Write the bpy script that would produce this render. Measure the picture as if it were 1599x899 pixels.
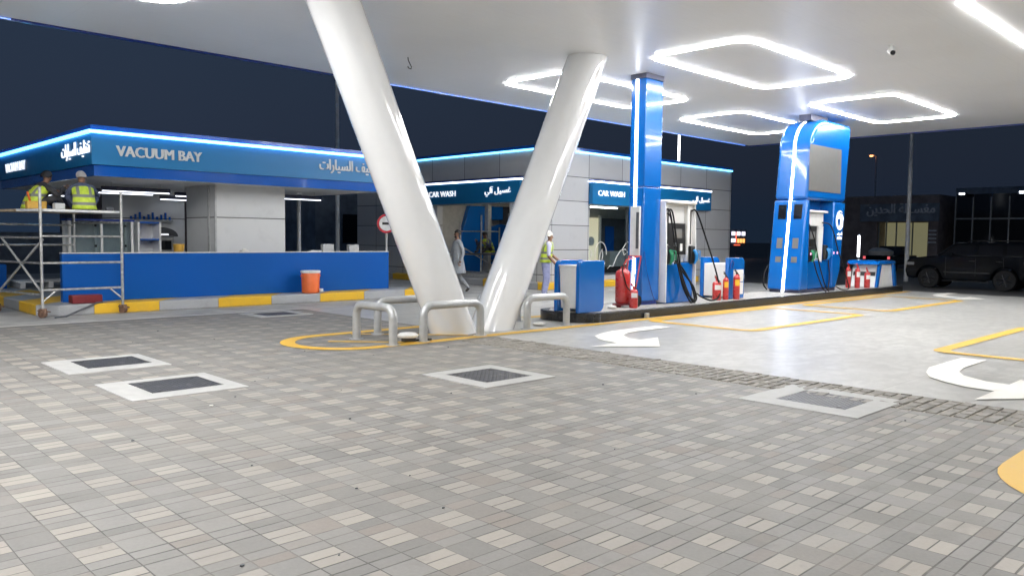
import bpy, bmesh, math, random
from mathutils import Vector, Matrix
random.seed(7)
S = bpy.context.scene
for o in list(bpy.data.objects): bpy.data.objects.remove(o)
COL = S.collection

# ------------------------------------------------------------------ camera
cam_d = bpy.data.cameras.new('camera'); cam = bpy.data.objects.new('camera', cam_d); COL.objects.link(cam)
yaw, pit, rol = 0.7978917, 0.062840929, -0.0113340551
fw = Vector((math.cos(yaw)*math.cos(pit), math.sin(yaw)*math.cos(pit), -math.sin(pit)))
rt = Vector((math.sin(yaw), -math.cos(yaw), 0)); dn = fw.cross(rt)
r_ = math.cos(rol)*rt + math.sin(rol)*dn; d_ = -math.sin(rol)*rt + math.cos(rol)*dn
M = Matrix((r_, -d_, -fw)).transposed().to_4x4(); M.translation = (0, 0, 1.55)
cam.matrix_world = M
cam_d.sensor_width = 36; cam_d.lens = 28.118; cam_d.clip_start = 0.05; cam_d.clip_end = 1500
S.camera = cam
S.render.resolution_x, S.render.resolution_y = 1024, 575

# ------------------------------------------------------------------ night sky
W = bpy.data.worlds.new("World"); S.world = W; W.use_nodes = True
wn = W.node_tree; wn.nodes.clear()
wo = wn.nodes.new('ShaderNodeOutputWorld'); bg = wn.nodes.new('ShaderNodeBackground')
sky = wn.nodes.new('ShaderNodeTexSky'); sky.sky_type = 'NISHITA'; sky.sun_disc = False
sky.sun_elevation = math.radians(-1.5); sky.sun_rotation = math.radians(200)
mixs = wn.nodes.new('ShaderNodeMix'); mixs.data_type = 'RGBA'; mixs.blend_type = 'ADD'
mixs.inputs[0].default_value = 0.012
mixs.inputs[6].default_value = (0.0125, 0.0225, 0.043, 1)
tc = wn.nodes.new('ShaderNodeTexCoord'); dot = wn.nodes.new('ShaderNodeVectorMath'); dot.operation = 'DOT_PRODUCT'
dot.inputs[1].default_value = (-.42, .86, .30); wn.links.new(tc.outputs['Generated'], dot.inputs[0])
mr = wn.nodes.new('ShaderNodeMapRange'); mr.inputs[1].default_value = .05; mr.inputs[2].default_value = .95
wn.links.new(dot.outputs['Value'], mr.inputs[0])
vn = wn.nodes.new('ShaderNodeTexNoise'); vn.inputs['Scale'].default_value = 2.2; vn.inputs['Detail'].default_value = 5
wn.links.new(tc.outputs['Generated'], vn.inputs['Vector'])
av = wn.nodes.new('ShaderNodeMath'); av.operation = 'MULTIPLY_ADD'; av.inputs[1].default_value = .5; wn.links.new(vn.outputs['Fac'], av.inputs[0])
sb = wn.nodes.new('ShaderNodeMath'); sb.operation = 'SUBTRACT'; sb.inputs[1].default_value = .25; wn.links.new(mr.outputs[0], sb.inputs[0]); wn.links.new(sb.outputs[0], av.inputs[2])
gm = wn.nodes.new('ShaderNodeMix'); gm.data_type = 'RGBA'; gm.inputs[6].default_value = (.0072, .0135, .0260, 1); gm.inputs[7].default_value = (.0140, .0255, .049, 1)
wn.links.new(av.outputs[0], gm.inputs[0]); wn.links.new(gm.outputs[2], mixs.inputs[6])
wn.links.new(sky.outputs[0], mixs.inputs[7]); wn.links.new(mixs.outputs[2], bg.inputs[0])
bg.inputs[1].default_value = 1.0
wn.links.new(bg.outputs[0], wo.inputs[0])

S.view_settings.view_transform = 'Standard'; S.view_settings.look = 'None'
S.view_settings.exposure = 0.38; S.view_settings.gamma = 1.0; S.view_settings.use_curve_mapping = False
S.render.engine = 'CYCLES'
S.cycles.use_denoising = True
S.cycles.max_bounces = 7; S.cycles.diffuse_bounces = 4; S.cycles.glossy_bounces = 4
S.cycles.transparent_max_bounces = 10; S.cycles.sample_clamp_indirect = 6
S.cycles.caustics_reflective = False; S.cycles.caustics_refractive = False
RING = 62.0      # radiance of the canopy light tubes

# ------------------------------------------------------------------ materials
MATS = {}
def nt(name):
    m = bpy.data.materials.new(name); m.use_nodes = True
    t = m.node_tree; b = t.nodes['Principled BSDF']; MATS[name] = m
    return m, t, b
def val(t, a):
    return a
class G:
    """tiny node-expression helper"""
    def __init__(s, t): s.t = t
    def link(s, a, sock):
        if isinstance(a, (int, float)): sock.default_value = a
        elif isinstance(a, tuple): sock.default_value = a
        else: s.t.links.new(a, sock)
    def m(s, op, a, b=0.0, c=None):
        n = s.t.nodes.new('ShaderNodeMath'); n.operation = op
        s.link(a, n.inputs[0]); s.link(b, n.inputs[1])
        if c is not None: s.link(c, n.inputs[2])
        return n.outputs[0]
    def mix(s, f, a, b, mode='MIX'):
        n = s.t.nodes.new('ShaderNodeMix'); n.data_type = 'RGBA'; n.blend_type = mode
        s.link(f, n.inputs[0]); s.link(a, n.inputs[6]); s.link(b, n.inputs[7]); return n.outputs[2]
    def noise(s, scale, detail=4, rough=.6, vec=None, dist=0):
        n = s.t.nodes.new('ShaderNodeTexNoise'); n.inputs['Scale'].default_value = scale
        n.inputs['Detail'].default_value = detail; n.inputs['Roughness'].default_value = rough
        n.inputs['Distortion'].default_value = dist
        if vec is not None: s.t.links.new(vec, n.inputs['Vector'])
        return n.outputs['Fac']
    def white(s, vec):
        n = s.t.nodes.new('ShaderNodeTexWhiteNoise'); n.noise_dimensions = '3D'
        s.t.links.new(vec, n.inputs['Vector']); return n.outputs['Value']
    def comb(s, x, y, z=0.0):
        n = s.t.nodes.new('ShaderNodeCombineXYZ')
        s.link(x, n.inputs[0]); s.link(y, n.inputs[1]); s.link(z, n.inputs[2]); return n.outputs[0]
    def pos(s):
        return s.t.nodes.new('ShaderNodeNewGeometry').outputs['Position']
    def obj(s):
        n = s.t.nodes.new('ShaderNodeTexCoord'); return n.outputs['Object']
    def sep(s, v):
        n = s.t.nodes.new('ShaderNodeSeparateXYZ'); s.t.links.new(v, n.inputs[0]); return n.outputs
    def ramp(s, f, lo, hi):
        n = s.t.nodes.new('ShaderNodeMapRange'); n.inputs[1].default_value = lo; n.inputs[2].default_value = hi
        n.interpolation_type = 'SMOOTHSTEP'
        s.link(f, n.inputs[0]); return n.outputs[0]
    def scale(s, v, sx, sy, sz):
        n = s.t.nodes.new('ShaderNodeMapping'); n.inputs['Scale'].default_value = (sx, sy, sz)
        s.t.links.new(v, n.inputs[0]); return n.outputs[0]
    def bump(s, h, strength, dist, b):
        n = s.t.nodes.new('ShaderNodeBump'); n.inputs['Strength'].default_value = strength
        n.inputs['Distance'].default_value = dist; s.t.links.new(h, n.inputs['Height'])
        s.t.links.new(n.outputs[0], b.inputs['Normal'])
def c4(c): return (c[0], c[1], c[2], 1)

def plain(name, col, rough=.5, metal=0, coat=0, var=.12, vscale=6, bump=0, spec=.5):
    m, t, b = nt(name); g = G(t)
    v = g.obj()
    n = g.noise(vscale, 5, .65, v)
    lo = tuple(x*(1-var) for x in col); hi = tuple(min(1, x*(1+var)) for x in col)
    t.links.new(g.mix(g.ramp(n, .3, .7), c4(lo), c4(hi)), b.inputs['Base Color'])
    n2 = g.noise(vscale*2.3, 4, .6, v)
    t.links.new(g.m('ADD', rough*.85, g.m('MULTIPLY', n2, rough*.3)), b.inputs['Roughness'])
    b.inputs['Metallic'].default_value = metal
    b.inputs['Coat Weight'].default_value = coat; b.inputs['Coat Roughness'].default_value = .06
    b.inputs['Specular IOR Level'].default_value = spec
    if bump: g.bump(g.noise(vscale*8, 4, .6, v), bump, .004, b)
    return m
def emit(name, col, strength):
    m, t, b = nt(name)
    b.inputs['Base Color'].default_value = (.8, .8, .8, 1)
    b.inputs['Emission Color'].default_value = c4(col); b.inputs['Emission Strength'].default_value = strength
    return m

# pavers: basket weave of 200 x 100 blocks, one pale pair in every second row and column
def paver_mat():
    m, t, b = nt('block_paving'); g = G(t); v = g.obj(); x, y, z = g.sep(v)
    P = .393; H = P/2
    # wander so that the joints are not ruled lines
    wob = g.noise(1.3, 2, .5, v)
    xs = g.m('ADD', g.m('DIVIDE', g.m('SUBTRACT', x, 2.305), P), g.m('MULTIPLY', g.m('SUBTRACT', wob, .5), .05))
    ys = g.m('ADD', g.m('DIVIDE', g.m('SUBTRACT', y, 2.043), P), g.m('MULTIPLY', g.m('SUBTRACT', g.noise(1.1, 2, .5, g.scale(v, 1, 1.3, 1)), .5), .05))
    cx = g.m('MULTIPLY', xs, 2.0); cy = g.m('MULTIPLY', ys, 2.0)      # 0.2 m cells
    ix = g.m('FLOOR', cx); iy = g.m('FLOOR', cy)
    fx = g.m('SUBTRACT', cx, ix); fy = g.m('SUBTRACT', cy, iy)
    px = g.m('FLOORED_MODULO', ix, 2.0); py = g.m('FLOORED_MODULO', iy, 2.0)
    sq = g.m('MULTIPLY', px, g.m('SUBTRACT', 1.0, py))               # square flags; every other cell is a pair of blocks lying along x
    pr = g.m('SUBTRACT', 1.0, sq)
    s2 = g.m('MULTIPLY', fy, 2.0); hf = g.m('FLOOR', s2); half = g.m('MULTIPLY', hf, pr); fs = g.m('SUBTRACT', s2, hf)
    dyp = g.m('MULTIPLY', g.m('MINIMUM', fs, g.m('SUBTRACT', 1.0, fs)), .098)
    dys = g.m('MULTIPLY', g.m('MINIMUM', fy, g.m('SUBTRACT', 1.0, fy)), .196)
    dy = g.m('ADD', g.m('MULTIPLY', pr, dyp), g.m('MULTIPLY', sq, dys))
    dx = g.m('MULTIPLY', g.m('MINIMUM', fx, g.m('SUBTRACT', 1.0, fx)), .196)
    d = g.m('MINIMUM', g.m('MULTIPLY', dy, .8), g.m('MULTIPLY', dx, 1.25))
    idv = g.comb(ix, iy, g.m('ADD', half, 3.0))
    r = g.white(idv); r2 = g.white(g.comb(iy, ix, g.m('ADD', half, 11.0)))
    light = g.m('MULTIPLY', g.m('SUBTRACT', 1.0, px), g.m('SUBTRACT', 1.0, py))
    cellr = g.white(g.comb(ix, iy, 1.0))
    grey = g.mix(r, (.130, .125, .117, 1), (.192, .185, .174, 1))
    grey = g.mix(g.m('MULTIPLY', g.ramp(r2, .8, 1.0), .5), grey, (.205, .16, .13, 1))
    pale = g.mix(r, (.265, .24, .207, 1), (.325, .296, .256, 1))
    pale = g.mix(g.m('MULTIPLY', cellr, .55), pale, (.222, .203, .178, 1))
    col = g.mix(light, grey, pale)
    # wear, dust and tyre smudges
    big = g.noise(.55, 5, .62, v); fine = g.noise(42, 4, .7, v); mid = g.noise(3.2, 5, .65, v, .6)
    col = g.mix(g.m('MULTIPLY', g.ramp(big, .42, .7), .5), col, (.195, .183, .164, 1))
    col = g.mix(g.m('MULTIPLY', g.ramp(mid, .56, .78), .42), col, (.10, .095, .09, 1))
    sm = g.noise(1.0, 5, .6, g.scale(v, .35, 2.2, 1), .4)
    col = g.mix(g.m('MULTIPLY', g.ramp(sm, .55, .8), .45), col, (.115, .11, .104, 1))
    col = g.mix(.16, col, g.mix(fine, (.04, .04, .04, 1), (.42, .40, .38, 1)))
    spots = g.ramp(g.noise(9, 3, .5, v), .70, .76)
    col = g.mix(g.m('MULTIPLY', spots, .35), col, (.07, .066, .06, 1))
    # joints: sand-filled in places, dark elsewhere
    jn = g.noise(.9, 3, .6, v); jw = g.m('ADD', .0026, g.m('MULTIPLY', g.ramp(jn, .34, .7), .0030))
    joint = g.m('SUBTRACT', 1.0, g.ramp(g.m('DIVIDE', d, jw), .55, 1.35))
    jcol = g.mix(g.ramp(g.noise(2.2, 3, .6, v), .4, .62), (.055, .051, .046, 1), (.14, .13, .116, 1))
    col = g.mix(joint, col, jcol)
    t.links.new(col, b.inputs['Base Color'])
    t.links.new(g.m('ADD', .44, g.m('MULTIPLY', g.noise(2.5, 5, .6, v), .3)), b.inputs['Roughness'])
    hh = g.m('ADD', g.m('SUBTRACT', 1.0, g.m('MULTIPLY', joint, .8)), g.m('ADD', g.m('MULTIPLY', r, .25), g.m('MULTIPLY', fine, .25)))
    g.bump(hh, .55, .006, b)
    return m
paver_mat()

def concrete_mat():
    m, t, b = nt('polished_concrete'); g = G(t); v = g.obj(); x, y, z = g.sep(v)
    a = g.noise(.5, 6, .62, v, .5); s = g.noise(2.6, 5, .58, g.scale(v, 1, 1.6, 1), .5); f = g.noise(11, 3, .6, v)
    col = g.mix(g.ramp(a, .3, .7), (.385, .38, .362, 1), (.475, .47, .448, 1))
    col = g.mix(g.m('MULTIPLY', g.ramp(s, .4, .66), .6), col, (.285, .28, .265, 1))
    mott = g.noise(5.0, 3, .55, g.scale(v, 1, 1.6, 1), .4)
    col = g.mix(g.m('MULTIPLY', g.ramp(mott, .4, .64), .5), col, (.30, .295, .28, 1))
    tyre = g.noise(1.0, 4, .6, g.scale(v, .12, 1.5, 1), .3)
    col = g.mix(g.m('MULTIPLY', g.ramp(tyre, .52, .7), .35), col, (.27, .265, .25, 1))
    col = g.mix(.05, col, g.mix(f, (.12, .12, .12, 1), (.6, .6, .58, 1)))
    # saw-cut joints every 4 m
    jx = g.m('ABSOLUTE', g.m('SUBTRACT', g.m('FLOORED_MODULO', g.m('SUBTRACT', x, 10.1), 4.1), 2.05))
    jy = g.m('ABSOLUTE', g.m('SUBTRACT', g.m('FLOORED_MODULO', g.m('SUBTRACT', y, 1.2), 4.1), 2.05))
    j = g.m('MINIMUM', jx, jy)
    jt = g.m('SUBTRACT', 1.0, g.ramp(j, .002, .008))
    col = g.mix(g.m('MULTIPLY', jt, .5), col, (.15, .15, .145, 1))
    t.links.new(col, b.inputs['Base Color'])
    b.inputs['Roughness'].default_value = .33
    g.bump(g.m('ADD', g.m('MULTIPLY', f, .3), s), .05, .004, b)
    return m
concrete_mat()

def asphalt_mat():
    m, t, b = nt('asphalt'); g = G(t); v = g.obj()
    a = g.noise(.3, 6, .6, v, .6); f = g.noise(60, 3, .7, v); s = g.noise(2.0, 5, .7, v, .5)
    col = g.mix(g.ramp(a, .3, .7), (.085, .085, .084, 1), (.15, .147, .142, 1))
    col = g.mix(g.m('MULTIPLY', g.ramp(s, .55, .75), .4), col, (.19, .183, .172, 1))
    col = g.mix(.25, col, g.mix(f, (.02, .02, .02, 1), (.24, .24, .24, 1)))
    t.links.new(col, b.inputs['Base Color']); b.inputs['Roughness'].default_value = .6
    g.bump(f, .4, .004, b); return m
asphalt_mat()

def paint_mat(name, col, wear=.4):
    m, t, b = nt(name); g = G(t); v = g.obj()
    w = g.ramp(g.noise(5.5, 6, .7, v, .6), .62-wear*.35, .85)
    f = g.noise(35, 4, .7, v)
    c = g.mix(g.m('MULTIPLY', w, wear), c4(col), (.3, .29, .26, 1))
    c = g.mix(.04, c, g.mix(f, (.1, .1, .09, 1), (.8, .8, .75, 1)))
    t.links.new(c, b.inputs['Base Color']); b.inputs['Roughness'].default_value = .5; b.inputs['Specular IOR Level'].default_value = .3
    g.bump(f, .2, .003, b); return m
paint_mat('yellow_paint', (.62, .365, .03), .25)
paint_mat('white_paint', (.82, .80, .74), .25)
paint_mat('white_line_paint', (.72, .70, .66), .35)

def kerb_mat():
    m, t, b = nt('kerb_paint'); g = G(t); v = g.pos(); x, y, z = g.sep(v)
    u = g.m('ADD', x, g.m('MULTIPLY', y, -1.0))
    k = g.m('FLOORED_MODULO', g.m('DIVIDE', g.m('SUBTRACT', u, 4.91-16.45), 1.22), 2.0)
    yel = g.m('LESS_THAN', k, 1.0)
    n = g.ramp(g.noise(4, 6, .7, v, .5), .45, .8)
    a = g.mix(g.m('MULTIPLY', n, .35), (.72, .43, .02, 1), (.42, .27, .07, 1))
    c = g.mix(g.m('MULTIPLY', n, .5), (.36, .37, .385, 1), (.23, .235, .24, 1))
    col = g.mix(yel, c, a)
    fj = g.m('FRACT', k); gap = g.m('SUBTRACT', 1.0, g.ramp(g.m('MINIMUM', fj, g.m('SUBTRACT', 1.0, fj)), .003, .012))
    col = g.mix(g.m('MULTIPLY', gap, .5), col, (.1, .1, .1, 1))
    bot = g.m('SUBTRACT', 1.0, g.ramp(g.m('ADD', z, g.m('MULTIPLY', g.noise(7, 4, .6, v), .05)), .02, .06))
    col = g.mix(g.m('MULTIPLY', bot, .6), col, (.13, .12, .11, 1))
    t.links.new(col, b.inputs['Base Color']); b.inputs['Roughness'].default_value = .5
    g.bump(g.noise(30, 4, .7, v), .25, .004, b); return m
kerb_mat()

def soffit_mat():
    m, t, b = nt('white_composite_ceiling'); g = G(t); v = g.obj(); x, y, z = g.sep(v)
    st = g.noise(3.0, 5, .65, g.scale(v, .5, 14, 1)); big = g.noise(.25, 3, .5, v)
    col = g.mix(g.ramp(st, .25, .75), (.85, .86, .875, 1), (.90, .91, .925, 1))
    col = g.mix(g.m('MULTIPLY', g.ramp(big, .4, .7), .25), col, (.66, .665, .66, 1))
    jx = g.m('ABSOLUTE', g.m('SUBTRACT', g.m('FLOORED_MODULO', x, 3.0), 1.5))
    jy = g.m('ABSOLUTE', g.m('SUBTRACT', g.m('FLOORED_MODULO', y, 1.5), .75))
    j = g.m('SUBTRACT', 1.0, g.ramp(g.m('MINIMUM', jx, jy), .003, .008))
    col = g.mix(g.m('MULTIPLY', j, .1), col, (.42, .42, .42, 1))
    t.links.new(col, b.inputs['Base Color'])
    t.links.new(g.m('ADD', .24, g.m('MULTIPLY', st, .22)), b.inputs['Roughness'])
    b.inputs['Specular IOR Level'].default_value = .6
    g.bump(st, .06, .01, b); return m
soffit_mat()

def panel_mat(name, col, px, pz, ox, oz, rough=.32, metal=.25):
    """composite cladding: open joints drawn on a grid of the wall (x+y along, z up)"""
    m, t, b = nt(name); g = G(t); v = g.pos(); x, y, z = g.sep(v)
    u = g.m('ADD', x, y)
    jx = g.m('ABSOLUTE', g.m('SUBTRACT', g.m('FLOORED_MODULO', g.m('SUBTRACT', u, ox-px/2), px), px/2))
    jz = g.m('ABSOLUTE', g.m('SUBTRACT', g.m('FLOORED_MODULO', g.m('SUBTRACT', z, oz-pz/2), pz), pz/2))
    j = g.m('SUBTRACT', 1.0, g.ramp(g.m('MINIMUM', jx, jz), .006, .014))
    pid = g.comb(g.m('FLOOR', g.m('DIVIDE', g.m('SUBTRACT', u, ox), px)), g.m('FLOOR', g.m('DIVIDE', g.m('SUBTRACT', z, oz), pz)), 2.0)
    r = g.white(pid)
    c = g.mix(r, c4(tuple(k*.93 for k in col)), c4(tuple(k*1.05 for k in col)))
    n = g.noise(3, 5, .6, v)
    c = g.mix(g.m('MULTIPLY', g.ramp(n, .5, .8), .15), c, (.25, .25, .25, 1))
    c = g.mix(j, c, (.035, .035, .035, 1))
    t.links.new(c, b.inputs['Base Color']); b.inputs['Metallic'].default_value = metal
    t.links.new(g.m('ADD', rough, g.m('MULTIPLY', r, .08)), b.inputs['Roughness'])
    g.bump(g.m('SUBTRACT', 1.0, j), .5, .008, b); return m
panel_mat('grey_cladding', (.55, .555, .56), 1.72, .765, .46, .42, .36, .1)
panel_mat('white_cladding', (.60, .61, .61), 60, .93, 0, 1.0, .35, 0)

def blue_mat(name, col, rough=.18, coat=.6, dust=.25, spec=.5):
    m, t, b = nt(name); g = G(t); v = g.obj()
    n = g.noise(2.2, 6, .68, v, .7); f = g.noise(14, 5, .7, v, .4)
    c = g.mix(g.m('MULTIPLY', g.ramp(n, .55, .85), dust), c4(col), (.10, .16, .30, 1))
    c = g.mix(g.m('MULTIPLY', g.ramp(f, .66, .8), dust*.7), c, (.16, .22, .36, 1))
    t.links.new(c, b.inputs['Base Color'])
    t.links.new(g.m('ADD', rough*.7, g.m('MULTIPLY', n, rough*.7)), b.inputs['Roughness'])
    b.inputs['Coat Weight'].default_value = coat; b.inputs['Coat Roughness'].default_value = .05
    b.inputs['Specular IOR Level'].default_value = spec
    g.bump(g.noise(.9, 2, .5, v), .12, .03, b)
    return m
blue_mat('pump_blue', (.002, .115, .44), dust=.12)
blue_mat('wall_blue', (.001, .082, .36), .42, .05, .10, .22)
blue_mat('sign_blue', (.005, .165, .40), .4, .0, .05)
blue_mat('band_blue', (.003, .09, .42), .15, .35, .12)
blue_mat('deep_blue', (.006, .03, .22), .3, .3, .1)
plain('navy_housing', (.05, .055, .10), .45)
plain('sett_bed', (.30, .28, .24), .9, var=.2)
plain('bounce_concrete', (.66, .655, .63), .5, var=.12, vscale=1.2)  # for the unseen floor, kept pale to bounce light upward
plain('pale_pole', (.78, .78, .77), .4)
plain('lane_paving', (.34, .334, .32), .6, var=.22, vscale=1.4, bump=.3)
plain('white_gloss', (.84, .85, .86), .12, coat=1.0, var=.02, vscale=1.2)
plain('white_enamel', (.78, .78, .77), .3, var=.05, vscale=3)
plain('off_white_board', (.66, .67, .67), .5, var=.08)
plain('galvanised_grey', (.46, .47, .47), .42, metal=.35, var=.12, vscale=9)
plain('steel', (.50, .50, .49), .38, metal=.7, var=.25, vscale=12)
plain('rail_paint', (.44, .45, .455), .33, metal=.3, var=.08, vscale=7, coat=.3)
plain('black_granite', (.016, .017, .019), .22, var=.5, vscale=25)
plain('black_plastic', (.012, .012, .013), .4)
plain('black_rubber', (.009, .009, .01), .6, spec=.25)
plain('dark_glass', (.01, .011, .013), .08, spec=.7)
plain('screen_grey', (.15, .15, .148), .35, var=.03, spec=.3)
plain('red_paint', (.46, .028, .028), .28, coat=.5, var=.12)
plain('dark_red', (.20, .02, .025), .45)
plain('yellow_label', (.75, .45, .03), .5)
plain('yellow_plastic', (.62, .36, .06), .5)
plain('orange_plastic', (.78, .155, .035), .42, var=.06)
plain('white_plastic', (.80, .80, .78), .4)
plain('green_rubber', (.02, .22, .10), .5)
plain('teal_plastic', (.03, .32, .50), .35)
plain('light_blue_nozzle', (.02, .22, .55), .35)
plain('concrete_collar', (.36, .357, .347), .55, var=.06, vscale=5, bump=.3)
plain('wood_board', (.34, .27, .19), .7, var=.3, vscale=8)
plain('rust_castor', (.16, .09, .06), .7, var=.4, vscale=20)
plain('dark_wall', (.24, .29, .36), .7, var=.25, vscale=1.5)
plain('brown_wall', (.30, .25, .24), .8, var=.25, vscale=1.5)
plain('interior_wall', (.42, .41, .38), .6, var=.1)
plain('interior_dark', (.07, .075, .085), .6, var=.2)
plain('hivis', (.56, .70, .06), .65, var=.12, vscale=14)
plain('hivis_stripe', (.26, .27, .26), .4)
plain('skin_brown', (.22, .115, .07), .55, var=.1)
plain('hair_black', (.012, .010, .010), .6)
plain('kurta_grey', (.27, .29, .315), .8, var=.14, vscale=9)
plain('trouser_grey', (.30, .31, .33), .8, var=.14, vscale=9)
plain('lavender_cloth', (.27, .29, .47), .8, var=.16, vscale=9)
plain('lavender_shirt', (.42, .42, .55), .8, var=.14, vscale=9)
plain('navy_cloth', (.06, .075, .13), .8, var=.2, vscale=9)
plain('dark_cloth', (.03, .03, .035), .8, var=.3, vscale=9)
plain('cap_grey', (.36, .34, .33), .7)
plain('white_cloth', (.68, .66, .62), .8)
plain('shoe_dark', (.03, .025, .022), .6)
plain('car_black', (.004, .005, .007), .14, coat=.14, var=.1, spec=.15)
plain('car_trim', (.012, .012, .013), .5)
plain('alloy_dark', (.10, .10, .105), .25, metal=.9)
plain('chrome', (.6, .6, .6), .15, metal=1)
plain('tail_lens', (.30, .09, .09), .15, coat=1)
plain('clear_lens', (.22, .22, .23), .1, coat=.6)
plain('steel_plate', (.20, .205, .21), .42, metal=.6, var=.3, vscale=16)
plain('sign_white', (.80, .80, .79), .4)
plain('sign_red', (.55, .02, .04), .4)
plain('unlit_letter', (.62, .63, .63), .4, var=.04)
plain('dim_letter', (.75, .77, .80), .5)
plain('stone', (.30, .29, .28), .8, var=.25, vscale=10, bump=.4)
emit('ring_light', (1.0, .995, .985), RING)
emit('led_cyan', (.11, .53, 1.0), 4.0)
emit('led_blue_edge', (.03, .24, 1.0), .95)
emit('led_white', (.93, .96, 1.0), 7.0)
emit('sign_led', (.88, .93, 1.0), 4.0)
emit('lit_letter', (.95, .97, 1.0), .7)
emit('tube_white', (.85, .9, 1.0), 2.6)
emit('tunnel_tube', (1.0, .95, .85), 14.0)
emit('flood_white', (.85, .92, 1.0), 25.0)
emit('street_orange', (1.0, .34, .12), 3.5)
emit('warm_window', (.50, .40, .20), .42)
emit('doorway_glow', (.85, .66, .36), .75)  # glow put into the door colour for the lit doorway
emit('neon_red', (1.0, .12, .05), 1.6); emit('neon_white', (.9, .85, 1.0), 1.5); emit('neon_orange', (1.0, .4, .1), 1.5)
emit('tail_red', (1.0, .12, .14), .7)
emit('magenta_led', (.9, .12, .6), .9)
emit('far_window', (.6, .65, .75), .5)

def glass_mat(name, tint, refl):
    m, t, b = nt(name); t.nodes.remove(b)
    out = t.nodes['Material Output']
    tr = t.nodes.new('ShaderNodeBsdfTransparent'); tr.inputs[0].default_value = c4(tint)
    gl = t.nodes.new('ShaderNodeBsdfGlossy'); gl.inputs['Roughness'].default_value = .03
    fr = t.nodes.new('ShaderNodeFresnel'); fr.inputs[0].default_value = refl
    mx = t.nodes.new('ShaderNodeMixShader')
    g = G(t); ge = t.nodes.new('ShaderNodeNewGeometry')
    t.links.new(g.m('MULTIPLY', fr.outputs[0], g.m('SUBTRACT', 1.0, ge.outputs['Backfacing'])), mx.inputs[0]); t.links.new(tr.outputs[0], mx.inputs[1]); t.links.new(gl.outputs[0], mx.inputs[2])
    t.links.new(mx.outputs[0], out.inputs[0]); return m
glass_mat('clear_glass', (.74, .80, .82), 1.5)
glass_mat('tinted_glass', (.16, .20, .25), 1.6)

def cover_mat():
    m, t, b = nt('cast_iron_grid'); g = G(t); v = g.obj(); x, y, z = g.sep(v)
    ux = g.m('FRACT', g.m('MULTIPLY', g.m('ADD', x, y), 16.0)); uy = g.m('FRACT', g.m('MULTIPLY', g.m('SUBTRACT', x, y), 16.0))
    e = g.m('MINIMUM', g.m('MINIMUM', ux, g.m('SUBTRACT', 1.0, ux)), g.m('MINIMUM', uy, g.m('SUBTRACT', 1.0, uy)))
    h = g.ramp(e, .08, .22); n = g.noise(9, 5, .7, v)
    c = g.mix(h, (.02, .02, .022, 1), (.065, .065, .072, 1))
    c = g.mix(g.m('MULTIPLY', g.ramp(n, .5, .72), .5), c, (.17, .165, .155, 1))
    t.links.new(c, b.inputs['Base Color']); b.inputs['Roughness'].default_value = .5; b.inputs['Metallic'].default_value = .4
    g.bump(h, .8, .006, b); return m
cover_mat()
def vest_mat():
    """hi-vis cloth with two grey reflective bands across and two over the shoulders (object space, z from waist)"""
    m, t, b = nt('hivis_vest'); g = G(t); v = g.obj(); x, y, z = g.sep(v)
    a = g.m('COMPARE', z, .10, .028); c = g.m('COMPARE', z, .25, .028)
    s = g.m('MULTIPLY', g.m('COMPARE', g.m('ABSOLUTE', x), .105, .026), g.m('GREATER_THAN', z, .25))
    k = g.m('MINIMUM', 1.0, g.m('ADD', g.m('ADD', a, c), s))
    n = g.noise(12, 4, .6, v)
    col = g.mix(g.ramp(n, .3, .7), (.47, .60, .04, 1), (.62, .76, .08, 1))
    col = g.mix(k, col, (.19, .20, .19, 1))
    t.links.new(col, b.inputs['Base Color']); b.inputs['Roughness'].default_value = .6
    g.bump(g.noise(10, 3, .6, v), .5, .02, b); return m
vest_mat()
def mt(n): return MATS[n]

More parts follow.
